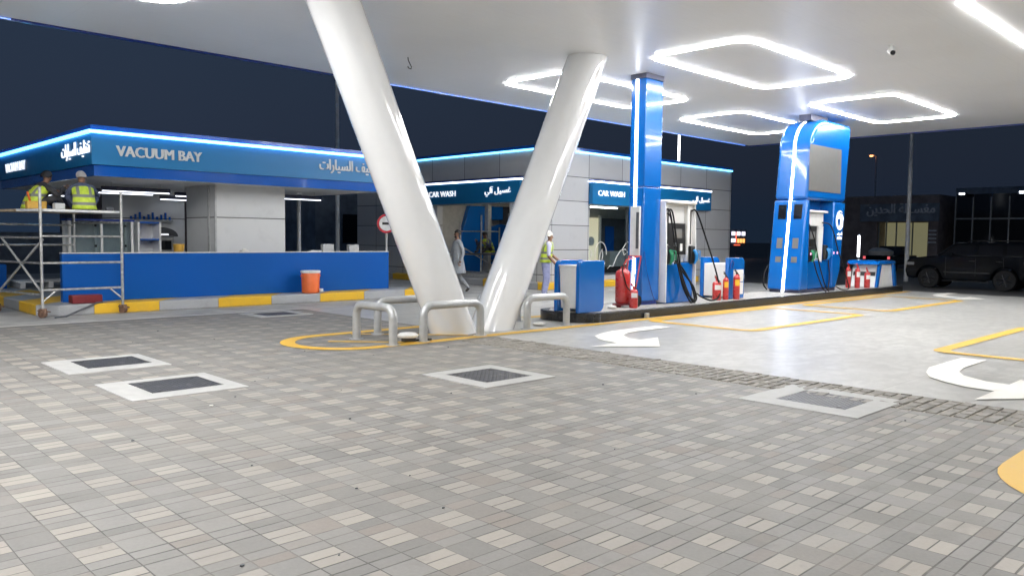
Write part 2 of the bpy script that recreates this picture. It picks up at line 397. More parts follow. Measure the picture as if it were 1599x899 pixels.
# ------------------------------------------------------------------ mesh builder
class MB:
    def __init__(s): s.v = []; s.f = []; s.mi = []; s.k = 0
    def add(s, vs, fs):
        o = len(s.v); s.v += [tuple(p) for p in vs]
        for f in fs: s.f.append([i+o for i in f]); s.mi.append(s.k)
        return s
    def box(s, x0, x1, y0, y1, z0, z1):
        return s.add([(x, y, z) for z in (z0, z1) for y in (y0, y1) for x in (x0, x1)],
                     [(0, 2, 3, 1), (4, 5, 7, 6), (0, 1, 5, 4), (2, 6, 7, 3), (0, 4, 6, 2), (1, 3, 7, 5)])
    def hexa(s, a):     # 8 points: bottom 4 ccw, top 4 ccw
        return s.add(a, [(3, 2, 1, 0), (4, 5, 6, 7), (0, 1, 5, 4), (1, 2, 6, 5), (2, 3, 7, 6), (3, 0, 4, 7)])
    def prism(s, poly, a0, a1, axis='z'):
        n = len(poly)
        def P(u, w, a): return {'z': (u, w, a), 'y': (u, a, w), 'x': (a, u, w)}[axis]
        vs = [P(u, w, a0) for u, w in poly] + [P(u, w, a1) for u, w in poly]
        fs = [tuple(range(n-1, -1, -1)), tuple(range(n, 2*n))] + [(i, (i+1) % n, n+(i+1) % n, n+i) for i in range(n)]
        return s.add(vs, fs)
    def sheet(s, poly, z):
        return s.add([(x, y, z) for x, y in poly], [tuple(range(len(poly)))])
    def band(s, outer, inner, z0, z1=None):
        n = len(outer); vs = [(x, y, z0) for x, y in outer]+[(x, y, z0) for x, y in inner]
        fs = [(i, (i+1) % n, n+(i+1) % n, n+i) for i in range(n)]
        if z1 is not None:
            vs += [(x, y, z1) for x, y in outer]+[(x, y, z1) for x, y in inner]
            fs += [(2*n+i, 3*n+i, 3*n+(i+1) % n, 2*n+(i+1) % n) for i in range(n)]
            fs += [(i, 2*n+i, 2*n+(i+1) % n, (i+1) % n) for i in range(n)]
            fs += [(n+i, n+(i+1) % n, 3*n+(i+1) % n, 3*n+i) for i in range(n)]
        return s.add(vs, fs)
    def tube(s, pts, r, n=8, closed=False, cap=True):
        pts = [Vector(p) for p in pts]; m = len(pts); rs = r if isinstance(r, (list, tuple)) else [r]*m
        vs = []; prev = None
        for i, p in enumerate(pts):
            if closed: t = pts[(i+1) % m]-pts[i-1]
            else: t = pts[min(i+1, m-1)]-pts[max(i-1, 0)]
            t.normalize()
            if prev is None:
                a = Vector((0, 0, 1)) if abs(t.z) < .9 else Vector((1, 0, 0)); u = t.cross(a).normalized()
            else:
                u = prev-t*prev.dot(t)
                u = u.normalized() if u.length > 1e-6 else t.orthogonal().normalized()
            prev = u; w = t.cross(u)
            for k in range(n):
                an = 2*math.pi*k/n; vs.append(p+(u*math.cos(an)+w*math.sin(an))*rs[i])
        fs = []
        for i in range(m if closed else m-1):
            j = (i+1) % m
            for k in range(n): fs.append((i*n+k, i*n+(k+1) % n, j*n+(k+1) % n, j*n+k))
        if cap and not closed: fs += [tuple(range(n-1, -1, -1)), tuple(range((m-1)*n, m*n))]
        return s.add(vs, fs)
    def lathe(s, prof, c=(0, 0, 0), axis='z', n=20):
        vs = []
        for r, h in prof:
            for k in range(n):
                a = 2*math.pi*k/n; u, w = r*math.cos(a), r*math.sin(a)
                q = {'z': (u, w, h), 'x': (h, u, w), 'y': (w, h, u)}[axis]
                vs.append((c[0]+q[0], c[1]+q[1], c[2]+q[2]))
        fs = []; m = len(prof)
        for i in range(m-1):
            for k in range(n): fs.append((i*n+k, i*n+(k+1) % n, (i+1)*n+(k+1) % n, (i+1)*n+k))
        fs += [tuple(range(n-1, -1, -1)), tuple(range((m-1)*n, m*n))]
        return s.add(vs, fs)
    def loft(s, rings, cap=True):
        n = len(rings[0]); vs = [p for r in rings for p in r]; fs = []
        for i in range(len(rings)-1):
            for k in range(n): fs.append((i*n+k, i*n+(k+1) % n, (i+1)*n+(k+1) % n, (i+1)*n+k))
        if cap: fs += [tuple(range(n-1, -1, -1)), tuple(range((len(rings)-1)*n, len(rings)*n))]
        return s.add(vs, fs)
    def ball(s, c, r, n=12):
        rx, ry, rz = r if isinstance(r, tuple) else (r, r, r)
        rings = []
        for i in range(1, n//2):
            a = math.pi*i/(n//2); rings.append([(c[0]+rx*math.sin(a)*math.cos(2*math.pi*k/n), c[1]+ry*math.sin(a)*math.sin(2*math.pi*k/n), c[2]-rz*math.cos(a)) for k in range(n)])
        return s.loft(rings)
    def build(s, name, mats, parent=None, bevel=0, smooth=None, seg=2, world=True):
        me = bpy.data.meshes.new(name)
        off = Vector((0, 0, 0))
        if parent is not None and world:
            p = parent
            while p is not None: off += p.location; p = p.parent
        me.from_pydata([tuple(Vector(q)-off) for q in s.v], [], s.f)
        ms = mats if isinstance(mats, (list, tuple)) else [mats]
        for q in ms: me.materials.append(mt(q) if isinstance(q, str) else q)
        me.polygons.foreach_set('material_index', s.mi)
        bm = bmesh.new(); bm.from_mesh(me); bmesh.ops.recalc_face_normals(bm, faces=bm.faces); bm.to_mesh(me); bm.free()
        me.update()
        o = bpy.data.objects.new(name, me); COL.objects.link(o)
        if parent is not None: o.parent = parent
        if bevel:
            md = o.modifiers.new('bevel', 'BEVEL'); md.width = bevel; md.segments = seg; md.limit_method = 'ANGLE'; md.angle_limit = math.radians(40)
            md.harden_normals = False
        if smooth is None: smooth = bevel > 0
        if smooth:
            me.set_sharp_from_angle(angle=math.radians(38))
            for p in me.polygons: p.use_smooth = True
        return o
def thing(name, label, cat, loc=(0, 0, 0), rz=0, group=None):
    o = bpy.data.objects.new(name, None); COL.objects.link(o); o.empty_display_size = .2
    o.location = loc; o.rotation_euler = (0, 0, rz); o['label'] = label; o['category'] = cat
    if group: o['group'] = group
    return o
def tag(o, label, cat, group=None):
    o['label'] = label; o['category'] = cat
    if group: o['group'] = group
    return o
def struct(o, kind='structure'):
    o['kind'] = kind; return o
def dup(root, loc, rz, label, group=None):
    r = root.copy(); COL.objects.link(r); r.location = loc; r.rotation_euler = (0, 0, rz); r['label'] = label
    if group: r['group'] = group
    for ch in list(root.children):
        c = ch.copy(); COL.objects.link(c); c.parent = r
        for gch in list(ch.children):
            d = gch.copy(); COL.objects.link(d); d.parent = c
    return r
def rrect(x0, x1, y0, y1, r, n=6):
    pts = []
    for cx, cy, a0 in ((x1-r, y1-r, 0), (x0+r, y1-r, 90), (x0+r, y0+r, 180), (x1-r, y0+r, 270)):
        for i in range(n+1):
            a = math.radians(a0+90*i/n); pts.append((cx+r*math.cos(a), cy+r*math.sin(a)))
    return pts
def arc(cx, cy, r, a0, a1, n):
    return [(cx+r*math.cos(math.radians(a0+(a1-a0)*i/n)), cy+r*math.sin(math.radians(a0+(a1-a0)*i/n))) for i in range(n+1)]

FONT_CACHE = {}
def lettering(name, text, mat, origin, face, w, h, parent, ext=.02, fat=0.0, bold=.03):
    """solid letters fitted into w x h metres; origin = lower left corner seen from the front; face '-y' or '-x'"""
    cu = bpy.data.curves.new('letters', 'FONT'); cu.body = text; cu.resolution_u = 2; cu.offset = fat; cu.extrude = .01
    to = bpy.data.objects.new('letters', cu); COL.objects.link(to)
    dg = bpy.context.evaluated_depsgraph_get(); me = bpy.data.meshes.new_from_object(to.evaluated_get(dg))
    bpy.data.objects.remove(to)
    xs = [v.co.x for v in me.vertices]; ys = [v.co.y for v in me.vertices]
    x0, x1, y0, y1 = min(xs), max(xs), min(ys), max(ys)
    off = Vector((0, 0, 0)); p = parent
    while p is not None: off += p.location; p = p.parent
    for v in me.vertices:
        a = (v.co.x-x0)/(x1-x0)*w; b = (v.co.y-y0)/(y1-y0)*h; d = (v.co.z+.01)/.02*ext
        if face == '-y': q = Vector((origin[0]+a, origin[1]-d, origin[2]+b))
        else: q = Vector((origin[0]-d, origin[1]-a, origin[2]+b))
        v.co = q-off
    me.materials.clear(); me.materials.append(mt(mat))
    bm = bmesh.new(); bm.from_mesh(me)
    gs = list(bm.faces)
    step = Vector((h*bold, -.0012, 0)) if face == '-y' else Vector((-.0012, -h*bold, 0))
    if bold:
        for k in (1, 2):
            r = bmesh.ops.duplicate(bm, geom=list({e for f in gs for e in f.verts})+gs)
            bmesh.ops.translate(bm, verts=[e for e in r['geom'] if isinstance(e, bmesh.types.BMVert)], vec=step*k)
    bmesh.ops.recalc_face_normals(bm, faces=bm.faces); bm.to_mesh(me); bm.free()
    me.name = name
    o = bpy.data.objects.new(name, me); COL.objects.link(o); o.parent = parent
    return o
AR_CLEAN = '\uFE95\uFE8D\uFEAD\uFE8E\uFEF4\uFEB4\uFEDF\uFE8D \uFED2\uFEF4\uFEC8\uFEE8\uFE97'
AR_WASH = '\uFEF2\uFEDF\uFE81 \uFEDE\uFEF4\uFEB4\uFECF'
AR_SHOP = '\uFEE6\uFEF3\uFEAA\uFEA4\uFEDF\uFE8D \uFE94\uFEE0\u0640\u0640\uFEB4\uFED0\uFEE3'
AR_BRAND = '\uFED9\uFEEE\uFEE7\uFEA9\uFE83'

# ------------------------------------------------------------------ ground
m = MB()
xs = [-320, 26.6, 31.0, 500]; zs = [-.04, -.04, -.206, -.206]
for i in range(3):
    m.add([(xs[i], -320, zs[i]), (xs[i+1], -320, zs[i+1]), (xs[i+1], 500, zs[i+1]), (xs[i], 500, zs[i])], [(0, 1, 2, 3)])
struct(m.build('ground', 'asphalt'))
struct(MB().sheet([(-.6, -.6), (7.74, -.6), (7.74, 9.0), (8.55, 9.0), (8.55, 15.06), (-.6, 15.06)], 0).build('paver_ground', 'block_paving'))
struct(MB().sheet([(8.55, -10), (26.5, -10), (26.5, 15.06), (8.55, 15.06)], -.001).build('concrete_apron', 'polished_concrete'))
struct(MB().sheet([(-16, 15.06), (26.5, 15.06), (26.5, 34), (-16, 34)], -.002).build('lane_paving', 'lane_paving'))
struct(MB().sheet([(-16, -10), (7.74, -10), (7.74, -.6), (-.6, -.6), (-.6, 15.06), (-16, 15.06)], 0).build('bounce_floor', 'bounce_concrete'))  # unseen floor, made pale so it bounces light onto the ceiling
struct(MB().sheet([(7.74, -10), (8.55, -10), (8.55, 9.0), (7.74, 9.0)], -.003).build('sett_bed', 'sett_bed'))
# rough setts laid in the strip
m = MB(); y = -3.0
while y < 8.97:
    x = 7.755
    while x < 8.53:
        w = min(.185+random.uniform(-.02, .02), 8.54-x); 
        if w > .06:
            g_ = .006; hz = .006+random.uniform(-.003, .005); t1, t2, t3, t4 = [hz+random.uniform(-.004, .004) for _ in range(4)]
            j = lambda: random.uniform(-.006, .006); d = .115
            m.hexa([(x+g_+j(), y+g_+j(), -.02), (x+w-g_+j(), y+g_+j(), -.02), (x+w-g_+j(), y+d-g_+j(), -.02), (x+g_+j(), y+d-g_+j(), -.02),
                    (x+g_+.008+j(), y+g_+.008, t1), (x+w-g_-.008+j(), y+g_+.008, t2), (x+w-g_-.008+j(), y+d-g_-.008, t3), (x+g_+.008+j(), y+d-g_-.008, t4)])
        x += w
    y += .118
def sett_mat():
    mm, t, b = nt('sett_stone'); g = G(t); v = g.obj()
    x, y, z = g.sep(v)
    idv = g.comb(g.m('FLOOR', g.m('DIVIDE', x, .185)), g.m('FLOOR', g.m('DIVIDE', g.m('ADD', y, 3.0), .118)), 0.0)
    r = g.white(idv); n = g.noise(14, 5, .7, v); a = g.noise(1.2, 4, .6, v)
    c = g.mix(r, (.16, .148, .132, 1), (.28, .257, .225, 1)); c = g.mix(g.m('MULTIPLY', g.ramp(a, .4, .65), .5), c, (.27, .25, .215, 1))
    c = g.mix(.3, c, g.mix(n, (.05, .05, .045, 1), (.33, .31, .28, 1)))
    t.links.new(c, b.inputs['Base Color']); b.inputs['Roughness'].default_value = .65
    g.bump(n, .6, .012, b)
sett_mat()
struct(m.build('sett_strip', 'sett_stone', smooth=False))
# painted lines
Z1 = .006
m = MB(); m.sheet([(-9, 15.07), (26.4, 15.07), (26.4, 15.14), (-9, 15.14)], Z1)
m.sheet([(26.44, -6), (26.55, -6), (26.55, 14.9), (26.44, 14.9)], Z1)
struct(m.build('white_line', 'white_line_paint'))
# nose of yellow round the columns, running on to the pump island
m = MB()
def nose(m, yc, xl=6.42, ro=.93, ri=.72, zz=Z1, ylow=True, right=(10.6, 10.6)):
    outer = [(right[0], yc+ro)]+arc(xl, yc, ro, 90, 270, 20)+[(right[1], yc-ro)]
    inner = [(right[0], yc+ri)]+arc(xl, yc, ri, 90, 270, 20)+[(right[1], yc-ri)]
    n = len(outer)
    m.add([(x, y, zz) for x, y in outer]+[(x, y, zz) for x, y in inner], [(i, i+1, n+i+1, n+i) for i in range(n-1)])
nose(m, 10.08, right=(10.45, 11.2))
m.sheet([(10.45, 10.84), (11.0, 10.92), (11.0, 11.06), (10.45, 11.01)], Z1)
for (ax, ay), (bx, by) in (((5.66, 9.74), (6.2, 9.2)), ((6.2, 10.2), (7.2, 9.25)), ((6.95, 10.75), (8.3, 9.5))):   # hatch bars inside the nose
    m.sheet([(ax-.035, ay-.035), (bx-.035, by-.035), (bx+.035, by+.035), (ax+.035, ay+.035)], Z1+.001)
struct(m.build('yellow_nose_marking', 'yellow_paint'))
m = MB(); m.sheet([(11.2, 9.15), (26.4, 9.15), (26.4, 9.32), (11.2, 9.32)], Z1)
m.sheet([(11.0, 10.82), (26.4, 10.82), (26.4, 10.99), (11.0, 10.99)], Z1)
struct(m.build('yellow_island_line', 'yellow_paint'))
def yellow_box(x0, x1, y0, y1, w=.19):
    struct(MB().band(rrect(x0, x1, y0, y1, .3), rrect(x0+w, x1-w, y0+w, y1-w, .22), Z1+.002).build('yellow_bay_marking', 'yellow_paint'))
yellow_box(12.32, 17.15, 6.78, 9.08); yellow_box(18.35, 23.6, 6.78, 8.95); yellow_box(12.15, 17.15, 1.7, 3.97); yellow_box(18.35, 23.6, 1.7, 3.97)
m = MB(); nose(m, .62, xl=6.35, ro=.93, ri=.46, right=(11.2, 11.2))
struct(m.build('yellow_nose_marking', 'yellow_paint'))
# bent arrows
def arrow(pts): struct(MB().sheet(pts, Z1+.004).build('white_arrow_marking', 'white_paint'))
A1 = [(11.78, 8.08), (11.78, 8.38), (10.54, 8.38)]+[(10.11, 8.27), (9.77, 8.12), (9.56, 7.88), (9.41, 7.62), (9.38, 7.36), (8.72, 7.36), (9.55, 6.72), (10.4, 7.36), (9.93, 7.36), (9.97, 7.6), (10.2, 7.89), (10.47, 8.02), (10.83, 8.08)]
arrow(A1)
arrow([(x+.02, y-4.96) for x, y in A1])
arrow([(x+15.0, y-.15) for x, y in A1])

# ------------------------------------------------------------------ canopy
ZC = 4.93
CX0, CX1, CY0, CY1 = -9.5, 26.3, -4.6, 14.85
can = thing('canopy', 'huge white flat station canopy with glowing ceiling over the forecourt', 'canopy', ((CX0+CX1)/2, 5.1, ZC))
m = MB().box(CX0+.02, CX1-.02, CY0+.02, CY1-.02, ZC, ZC+.2); m.build('soffit', 'white_composite_ceiling', can)
m = MB(); t_ = .06
for a in ((CX0, CX1, CY1, CY1+t_), (CX0, CX1, CY0-t_, CY0), (CX0-t_, CX0, CY0-t_, CY1+t_), (CX1, CX1+t_, CY0-t_, CY1+t_)):
    m.box(*a, ZC-.03, ZC+.95)
m.build('fascia', 'deep_blue', can)
m = MB().box(CX0, CX1, CY0, CY1, ZC+.21, ZC+.9); m.build('roof_deck', 'dark_wall', can)
m = MB().box(9.6, CX1-.3, CY1-.012, CY1-.003, ZC-.028, ZC-.008); m.box(2.6, 3.3, CY1-.012, CY1-.003, ZC-.028, ZC-.008)
m.build('edge_light', 'led_blue_edge', can)
def ring(x0, x1, y0, y1, label):
    w = .095
    o = MB().band(rrect(x0, x1, y0, y1, .42, 7), rrect(x0+w, x1-w, y0+w, y1-w, .33, 7), ZC-.016, ZC-.002).build('ceiling_light', 'ring_light')
    tag(o, label, 'ceiling light', 'rounded rectangular light rings in the canopy ceiling')
ring(12.3, 16.72, 7.02, 9.15, 'light ring with the widest outline, on the ceiling right of the slim blue pillar')
ring(19.15, 23.62, 7.15, 9.35, 'light ring on the ceiling right above the top of the tall screen pump')
ring(19.15, 23.62, 11.0, 13.15, 'light ring running behind the head of the tall screen pump')
ring(12.2, 16.85, 11.03, 13.0, 'light ring crossed by the right white column and the slim blue pillar')
ring(12.3, 16.72, 1.75, 3.9, 'light ring cut off by the upper right corner of the photo')
ring(19.15, 23.62, 1.75, 3.9, 'light ring beyond the right edge of the view, over the far lane')
ring(.4, 4.82, 10.2, 12.22, 'light ring cut off by the top edge of the photo left of the white columns')
ring(.4, 4.82, 6.0, 8.1, 'added fill light ring over the block paving, above the view')  # out of view, added as fill light for the foreground
ring(-6.8, -2.4, 1.75, 3.9, 'added unseen light ring over the floor behind the camera, on its left')  # unseen ring added to brighten the left foreground
ring(.4, 4.82, -3.4, -1.3, 'added unseen light ring behind the camera on its right')  # added out of view so floor bounce lifts the ceiling
ring(-6.8, -2.4, -3.4, -1.3, 'added unseen light ring farthest behind the camera')  # also added for ceiling bounce, never in view
ring(-6.8, -2.4, 10.2, 12.22, 'added unseen light ring beyond the left edge of the view, level with the scaffold')  # off-view ring added to brighten the left ceiling
ring(-6.8, -2.4, 6.0, 8.1, 'added unseen light ring over the floor left of the camera')  # added unseen as further fill light
# columns
def column(x0, x1, label):
    R = .365; n = 40
    rings = []
    for k in range(13):
        f = k/12; z = f*(ZC+.02)-.01; cx = x0+(x1-x0)*f
        lean = (x1-x0)/ZC; ax = R*math.sqrt(1+lean*lean)
        rings.append([(cx+ax*math.cos(2*math.pi*i/n), 9.95+R*math.sin(2*math.pi*i/n), z) for i in range(n)])
    o = MB().loft(rings).build('support_column', 'white_gloss', smooth=True)
    tag(o, label, 'column', 'white slanting canopy columns')
column(8.38, 6.1, 'thick white column leaning left, the left arm of the V')
column(9.22, 11.62, 'thick white column leaning right, the right arm of the V')
# security camera and loose cable
t = thing('security_camera', 'small white dome-faced security camera hanging from the canopy ceiling', 'security camera', (14.41, 5.49, ZC))
m = MB().lathe([(.05, 0), (.05, -.02)], (14.41, 5.49, ZC), n=16); m.tube([(14.41, 5.49, ZC-.02), (14.41, 5.49, ZC-.09)], .015); m.build('bracket', 'white_enamel', t)
d = Vector((-.72, -.5, -.35)).normalized(); p0 = Vector((14.41, 5.49, ZC-.12))
m = MB().tube([p0-d*.10, p0+d*.09], .05, 14); m.build('camera_body', 'white_enamel', t, smooth=True)
m = MB().tube([p0+d*.088, p0+d*.1], .042, 14); m.build('lens', 'dark_glass', t)
tag(MB().tube([(9.3, 12.43, ZC+.01), (9.3, 12.42, ZC-.05), (9.33, 12.42, ZC-.10), (9.37, 12.41, ZC-.17), (9.36, 12.41, ZC-.21), (9.31, 12.42, ZC-.2), (9.29, 12.42, ZC-.17)], .009, 6).build('loose_cable', 'black_rubber', smooth=True),
    'short loose black cable hanging from the ceiling between the two white columns', 'cable')

# ------------------------------------------------------------------ vacuum bay building
VB = thing('vacuum_bay', 'open blue and white car vacuum bay with a glowing roof edge', 'building', (8.4, 20, 0))
m = MB().prism([(4.3, 16.45), (13.2, 16.45), (13.2, 16.95), (12.4, 17.6), (12.4, 24.4), (4.75, 24.4), (4.75, 22.0), (4.0, 21.4), (4.0, 16.75)], -.01, .2)
m.build('kerb', 'kerb_paint', VB, bevel=.02)
m = MB().prism([(5.0, 17.6), (12.3, 17.6), (12.3, 24.3), (5.0, 24.3)], .2, .205); m.build('floor_slab', 'concrete_collar', VB)
m = MB().box(4.55, 12.2, 17.1, 17.25, .2, 1.14); m.build('low_wall', 'wall_blue', VB, bevel=.008)
m = MB().box(4.5, 4.65, 21.95, 24.3, .2, .78); m.build('low_wall', 'wall_blue', VB, bevel=.008)
m = MB().box(4.55, 12.2, 17.085, 17.265, 1.142, 1.162); m.build('coping', 'off_white_board', VB)
# roof
RX0, RX1, RY0, RY1 = 5.03, 12.0, 16.8, 24.4
m = MB().box(RX0+.1, RX1-.1, RY0+.1, RY1-.1, 2.66, 3.5); m.build('roof', ['off_white_board'], VB)
m = MB()
m.box(RX0, RX1, RY0, RY0+.098, 2.87, 3.47); m.box(RX0, RX0+.098, RY0+.099, RY1-.099, 2.87, 3.47); m.box(RX1-.098, RX1, RY0+.099, RY1-.099, 2.87, 3.47); m.box(RX0, RX1, RY1-.098, RY1, 2.87, 3.47)
m.build('fascia', 'sign_blue', VB)
m = MB()
for a in ((RX0+.05, RX1-.05, RY0+.05, RY0+.097), (RX0+.05, RX0+.097, RY0+.098, RY1-.098), (RX1-.097, RX1-.05, RY0+.098, RY1-.098)): m.box(*a, 2.655, 2.868)
m.build('drop_band', 'band_blue', VB)
m = MB()
for a in ((RX0-.02, RX1+.02, RY0-.02, RY0+.099), (RX0-.02, RX0+.099, RY0+.1, RY1), (RX1-.099, RX1+.02, RY0+.1, RY1)): m.box(*a, 3.53, 3.625)
m.box(RX0+.099, RX1-.099, RY0+.1, RY1, 3.53, 3.56)
m.build('roof_edge', 'band_blue', VB)
m = MB()
m.box(RX0-.06, RX1, RY0-.06, RY0+.09, 3.472, 3.528); m.box(RX0-.06, RX0+.09, RY0+.091, RY1, 3.472, 3.528)
m.build('led_strip', 'led_cyan', VB)
lettering('lettering', 'VACUUM BAY', 'unlit_letter', (5.47, RY0-.002, 3.06), '-y', 1.69, .205, VB, bold=.06)
lettering('lettering', AR_CLEAN, 'unlit_letter', (9.98, RY0-.002, 3.03), '-y', 1.72, .33, VB)
lettering('lettering', AR_CLEAN, 'lit_letter', (RX0-.002, 18.72, 3.02), '-x', 1.82, .34, VB)
lettering('lettering', 'VACUUM BAY', 'lit_letter', (RX0-.002, 23.5, 3.03), '-x', 1.85, .215, VB)
# piers
m = MB().box(7.82, 9.53, 17.6, 19.2, .205, 2.66); m.build('pier', 'white_cladding', VB)
m = MB().box(7.80, 7.84, 17.58, 17.62, .205, 2.655); m.box(7.79, 7.818, 17.9, 17.96, .205, 2.655); m.build('corner_trim', 'galvanised_grey', VB)
m = MB().box(6.93, 8.5, 21.0, 22.4, .205, 2.66); m.build('pier', 'white_cladding', VB)
m = MB().tube([(11.25, 20.0, .2), (11.25, 20.0, 2.66)], .055, 12); m.build('post', 'galvanised_grey', VB, smooth=True)
m = MB().box(11.7, 11.78, 22.0, 24.0, .205, 1.1); m.build('low_wall', 'wall_blue', VB)
# hanging lamps under the vacuum bay roof
def bar_lamp(x0, x1, y, z, label):
    t = thing('hanging_lamp', label, 'hanging lamp', ((x0+x1)/2, y, z), group='slim tube lamps under the vacuum bay roof')
    MB().box(x0, x1, y-.05, y+.05, z, z+.09).build('housing', 'navy_housing', t, bevel=.01)
    MB().box(x0+.02, x1-.02, y-.03, y+.03, z-.022, z-.002).build('tube', 'tube_white', t)
    for xx in (x0+.2, x1-.2): MB().tube([(xx, y, z+.09), (xx, y, 2.665)], .006, 6).build('suspension', 'steel', t)
bar_lamp(5.75, 7.2, 18.6, 2.47, 'slim tube lamp nearest above the workers, front one of two close together')
bar_lamp(5.95, 7.2, 19.6, 2.47, 'slim tube lamp just behind the front one beside the worker in the yellow vest')
bar_lamp(7.75, 9.1, 21.0-.35, 2.42, 'slim tube lamp in front of the rear white pier')
bar_lamp(9.6, 11.05, 18.5, 2.47, 'slim tube lamp right of the front white pier')
bar_lamp(5.35, 6.3, 22.2, 2.47, 'slim tube lamp deepest inside, seen between the two seated workers')
bar_lamp(7.95, 8.9, 20.2, 2.5, 'slim tube lamp half hidden by the left edge of the front pier')
t = thing('dome_camera', 'small white dome camera under the vacuum bay roof right of the pier', 'security camera', (10.65, 18.9, 2.66))
MB().lathe([(.07, 2.66), (.075, 2.6), (.05, 2.6)], (10.65, 18.9, 0), n=14).build('mount', 'white_enamel', t, smooth=True)
MB().ball((10.65, 18.9, 2.57), .06).build('dome', 'clear_lens', t, smooth=True)
# glazed cabinets on the low wall line
t = thing('display_cabinet', 'glazed white framed cabinet standing behind the low blue wall at the scaffold', 'cabinet', (5.7, 18.4, .205))
m = MB()
for xx in (5.0, 5.62, 6.24): m.box(xx, xx+.05, 18.3, 18.35, .205, 1.8); m.box(xx, xx+.05, 18.7, 18.75, .205, 1.8)
for zz in (.25, 1.0, 1.45): m.box(5.05, 6.24, 18.69, 18.74, zz, zz+.03)
m.build('frame', 'white_enamel', t, bevel=.006)
MB().box(4.98, 6.31, 18.28, 18.77, 1.802, 1.84).build('top', 'deep_blue', t)
MB().box(5.06, 6.23, 18.76, 18.78, .22, 1.79).build('back_panel', 'off_white_board', t)
for a in (5.055, 5.675): MB().box(a, a+.56, 18.31, 18.322, .22, 1.79).build('pane', 'clear_glass', t)
for k, (xx, zz) in enumerate(((5.5, 1.68), (5.5, 1.25), (6.1, 1.68), (6.1, 1.25))): MB().box(xx, xx+.04, 18.285, 18.305, zz, zz+.05).build('lock', 'black_plastic', t)
t = thing('locker', 'white open shelf locker with blue shelf edges beside the glazed cabinet', 'locker', (6.65, 18.6, .205))
m = MB().box(6.4, 6.44, 18.35, 18.8, .205, 1.8); m.box(6.86, 6.9, 18.35, 18.8, .205, 1.8); m.box(6.44, 6.86, 18.77, 18.8, .205, 1.8); m.build('carcass', 'white_enamel', t)
for zz in (.3, .9, 1.4, 1.775): MB().box(6.44, 6.86, 18.36, 18.768, zz, zz+.03).build('shelf', 'band_blue', t)
# vacuum machine with arched hood
t = thing('vacuum_machine', 'grey arched self-service vacuum machine before the rear white pier', 'vacuum machine', (7.5, 20.1, .205))
m = MB().box(7.2, 7.8, 19.9, 20.35, .205, 1.48); m.build('body', 'galvanised_grey', t, bevel=.02)
pts = [(7.12, 1.482)]+[(7.5+.38*math.cos(math.radians(a)), 1.482+.22*math.sin(math.radians(a))) for a in range(180, -1, -15)]+[(7.88, 1.482)]
m = MB().prism(pts[1:-1], 19.85, 20.4, 'y'); m.build('hood', 'interior_dark', t, bevel=.015)
MB().box(7.38, 7.72, 19.885, 19.898, 1.16, 1.38).build('screen', 'dark_glass', t)
MB().box(7.42, 7.64, 19.84, 19.849, 1.51, 1.55).build('badge', 'lit_letter', t)
MB().tube([(7.3, 19.88, 1.35), (7.22, 19.8, 1.0), (7.2, 19.78, .6), (7.4, 19.78, .4), (7.65, 19.8, .6), (7.68, 19.86, 1.0)], .03, 8).build('hose', 'black_rubber', t, smooth=True)
# attachment rack: nozzles standing on a ledge of the rear pier
t = thing('attachment_rack', 'row of short blue upright nozzles on a ledge of the rear pier', 'rack', (7.6, 20.93, 1.9))
MB().box(7.1, 8.15, 20.86, 20.995, 1.84, 1.9).build('ledge', 'galvanised_grey', t)
for k in range(10):
    xx = 7.14+k*.105; MB().box(xx-.02, xx+.02, 20.9, 20.95, 1.901, 1.98+.05*((k*7) % 3)).build('nozzle', 'band_blue', t)
# small things on the coping
def small(name, label, cat, boxes, mat, group=None, bevel=.006):
    m = MB()
    for b in boxes: m.box(*b)
    return tag(m.build(name, mat, bevel=bevel), label, cat, group)
tag(MB().lathe([(.07, 1.163), (.1, 1.165), (.12, 1.32), (.125, 1.33), (.11, 1.33), (.09, 1.19)], (6.95, 17.5, -.0), n=16).build('bucket', 'yellow_plastic', smooth=True), 'small orange yellow bucket behind the blue wall before the vacuum machine', 'bucket')
small('junction_box', 'grey socket box on the blue wall top, left one beside the thin post', 'junction box', [(10.28, 10.58, 17.12, 17.24, 1.163, 1.34), (10.33, 10.53, 17.11, 17.119, 1.22, 1.31)], 'galvanised_grey', 'grey boxes on the blue wall top')
small('junction_box', 'grey socket box on the blue wall top, right one beside the thin post', 'junction box', [(11.02, 11.3, 17.12, 17.24, 1.163, 1.33), (11.07, 11.25, 17.11, 17.119, 1.21, 1.29)], 'galvanised_grey', 'grey boxes on the blue wall top')
small('wall_bracket', 'flat pale bracket lying on the blue wall top left of the socket boxes', 'bracket', [(9.95, 10.25, 17.12, 17.24, 1.163, 1.19)], 'off_white_board')
small('rag', 'crumpled white rag on the blue wall top under the front pier', 'rag', [(8.2, 8.36, 17.1, 17.24, 1.163, 1.2), (8.24, 8.32, 17.12, 17.2, 1.201, 1.23)], 'white_cloth', bevel=.015)
# pallet and clutter seen through the left opening
t = thing('pallet', 'pale wooden pallet lying inside the vacuum bay left opening', 'pallet', (5.4, 22.6, .205))
m = MB()
for k in range(6): m.box(4.85, 6.3, 21.8+k*.18, 21.93+k*.18, .34, .37)
for xx in (4.9, 5.5, 6.15): m.box(xx, xx+.1, 21.8, 22.85, .205, .338)
m.build('boards', 'off_white_board', t)
small('toolbox', 'red toolbox with dark middle lying on the kerb below the scaffold', 'toolbox', [(4.58, 5.12, 16.62, 16.86, .201, .36)], 'dark_red', bevel=.015)
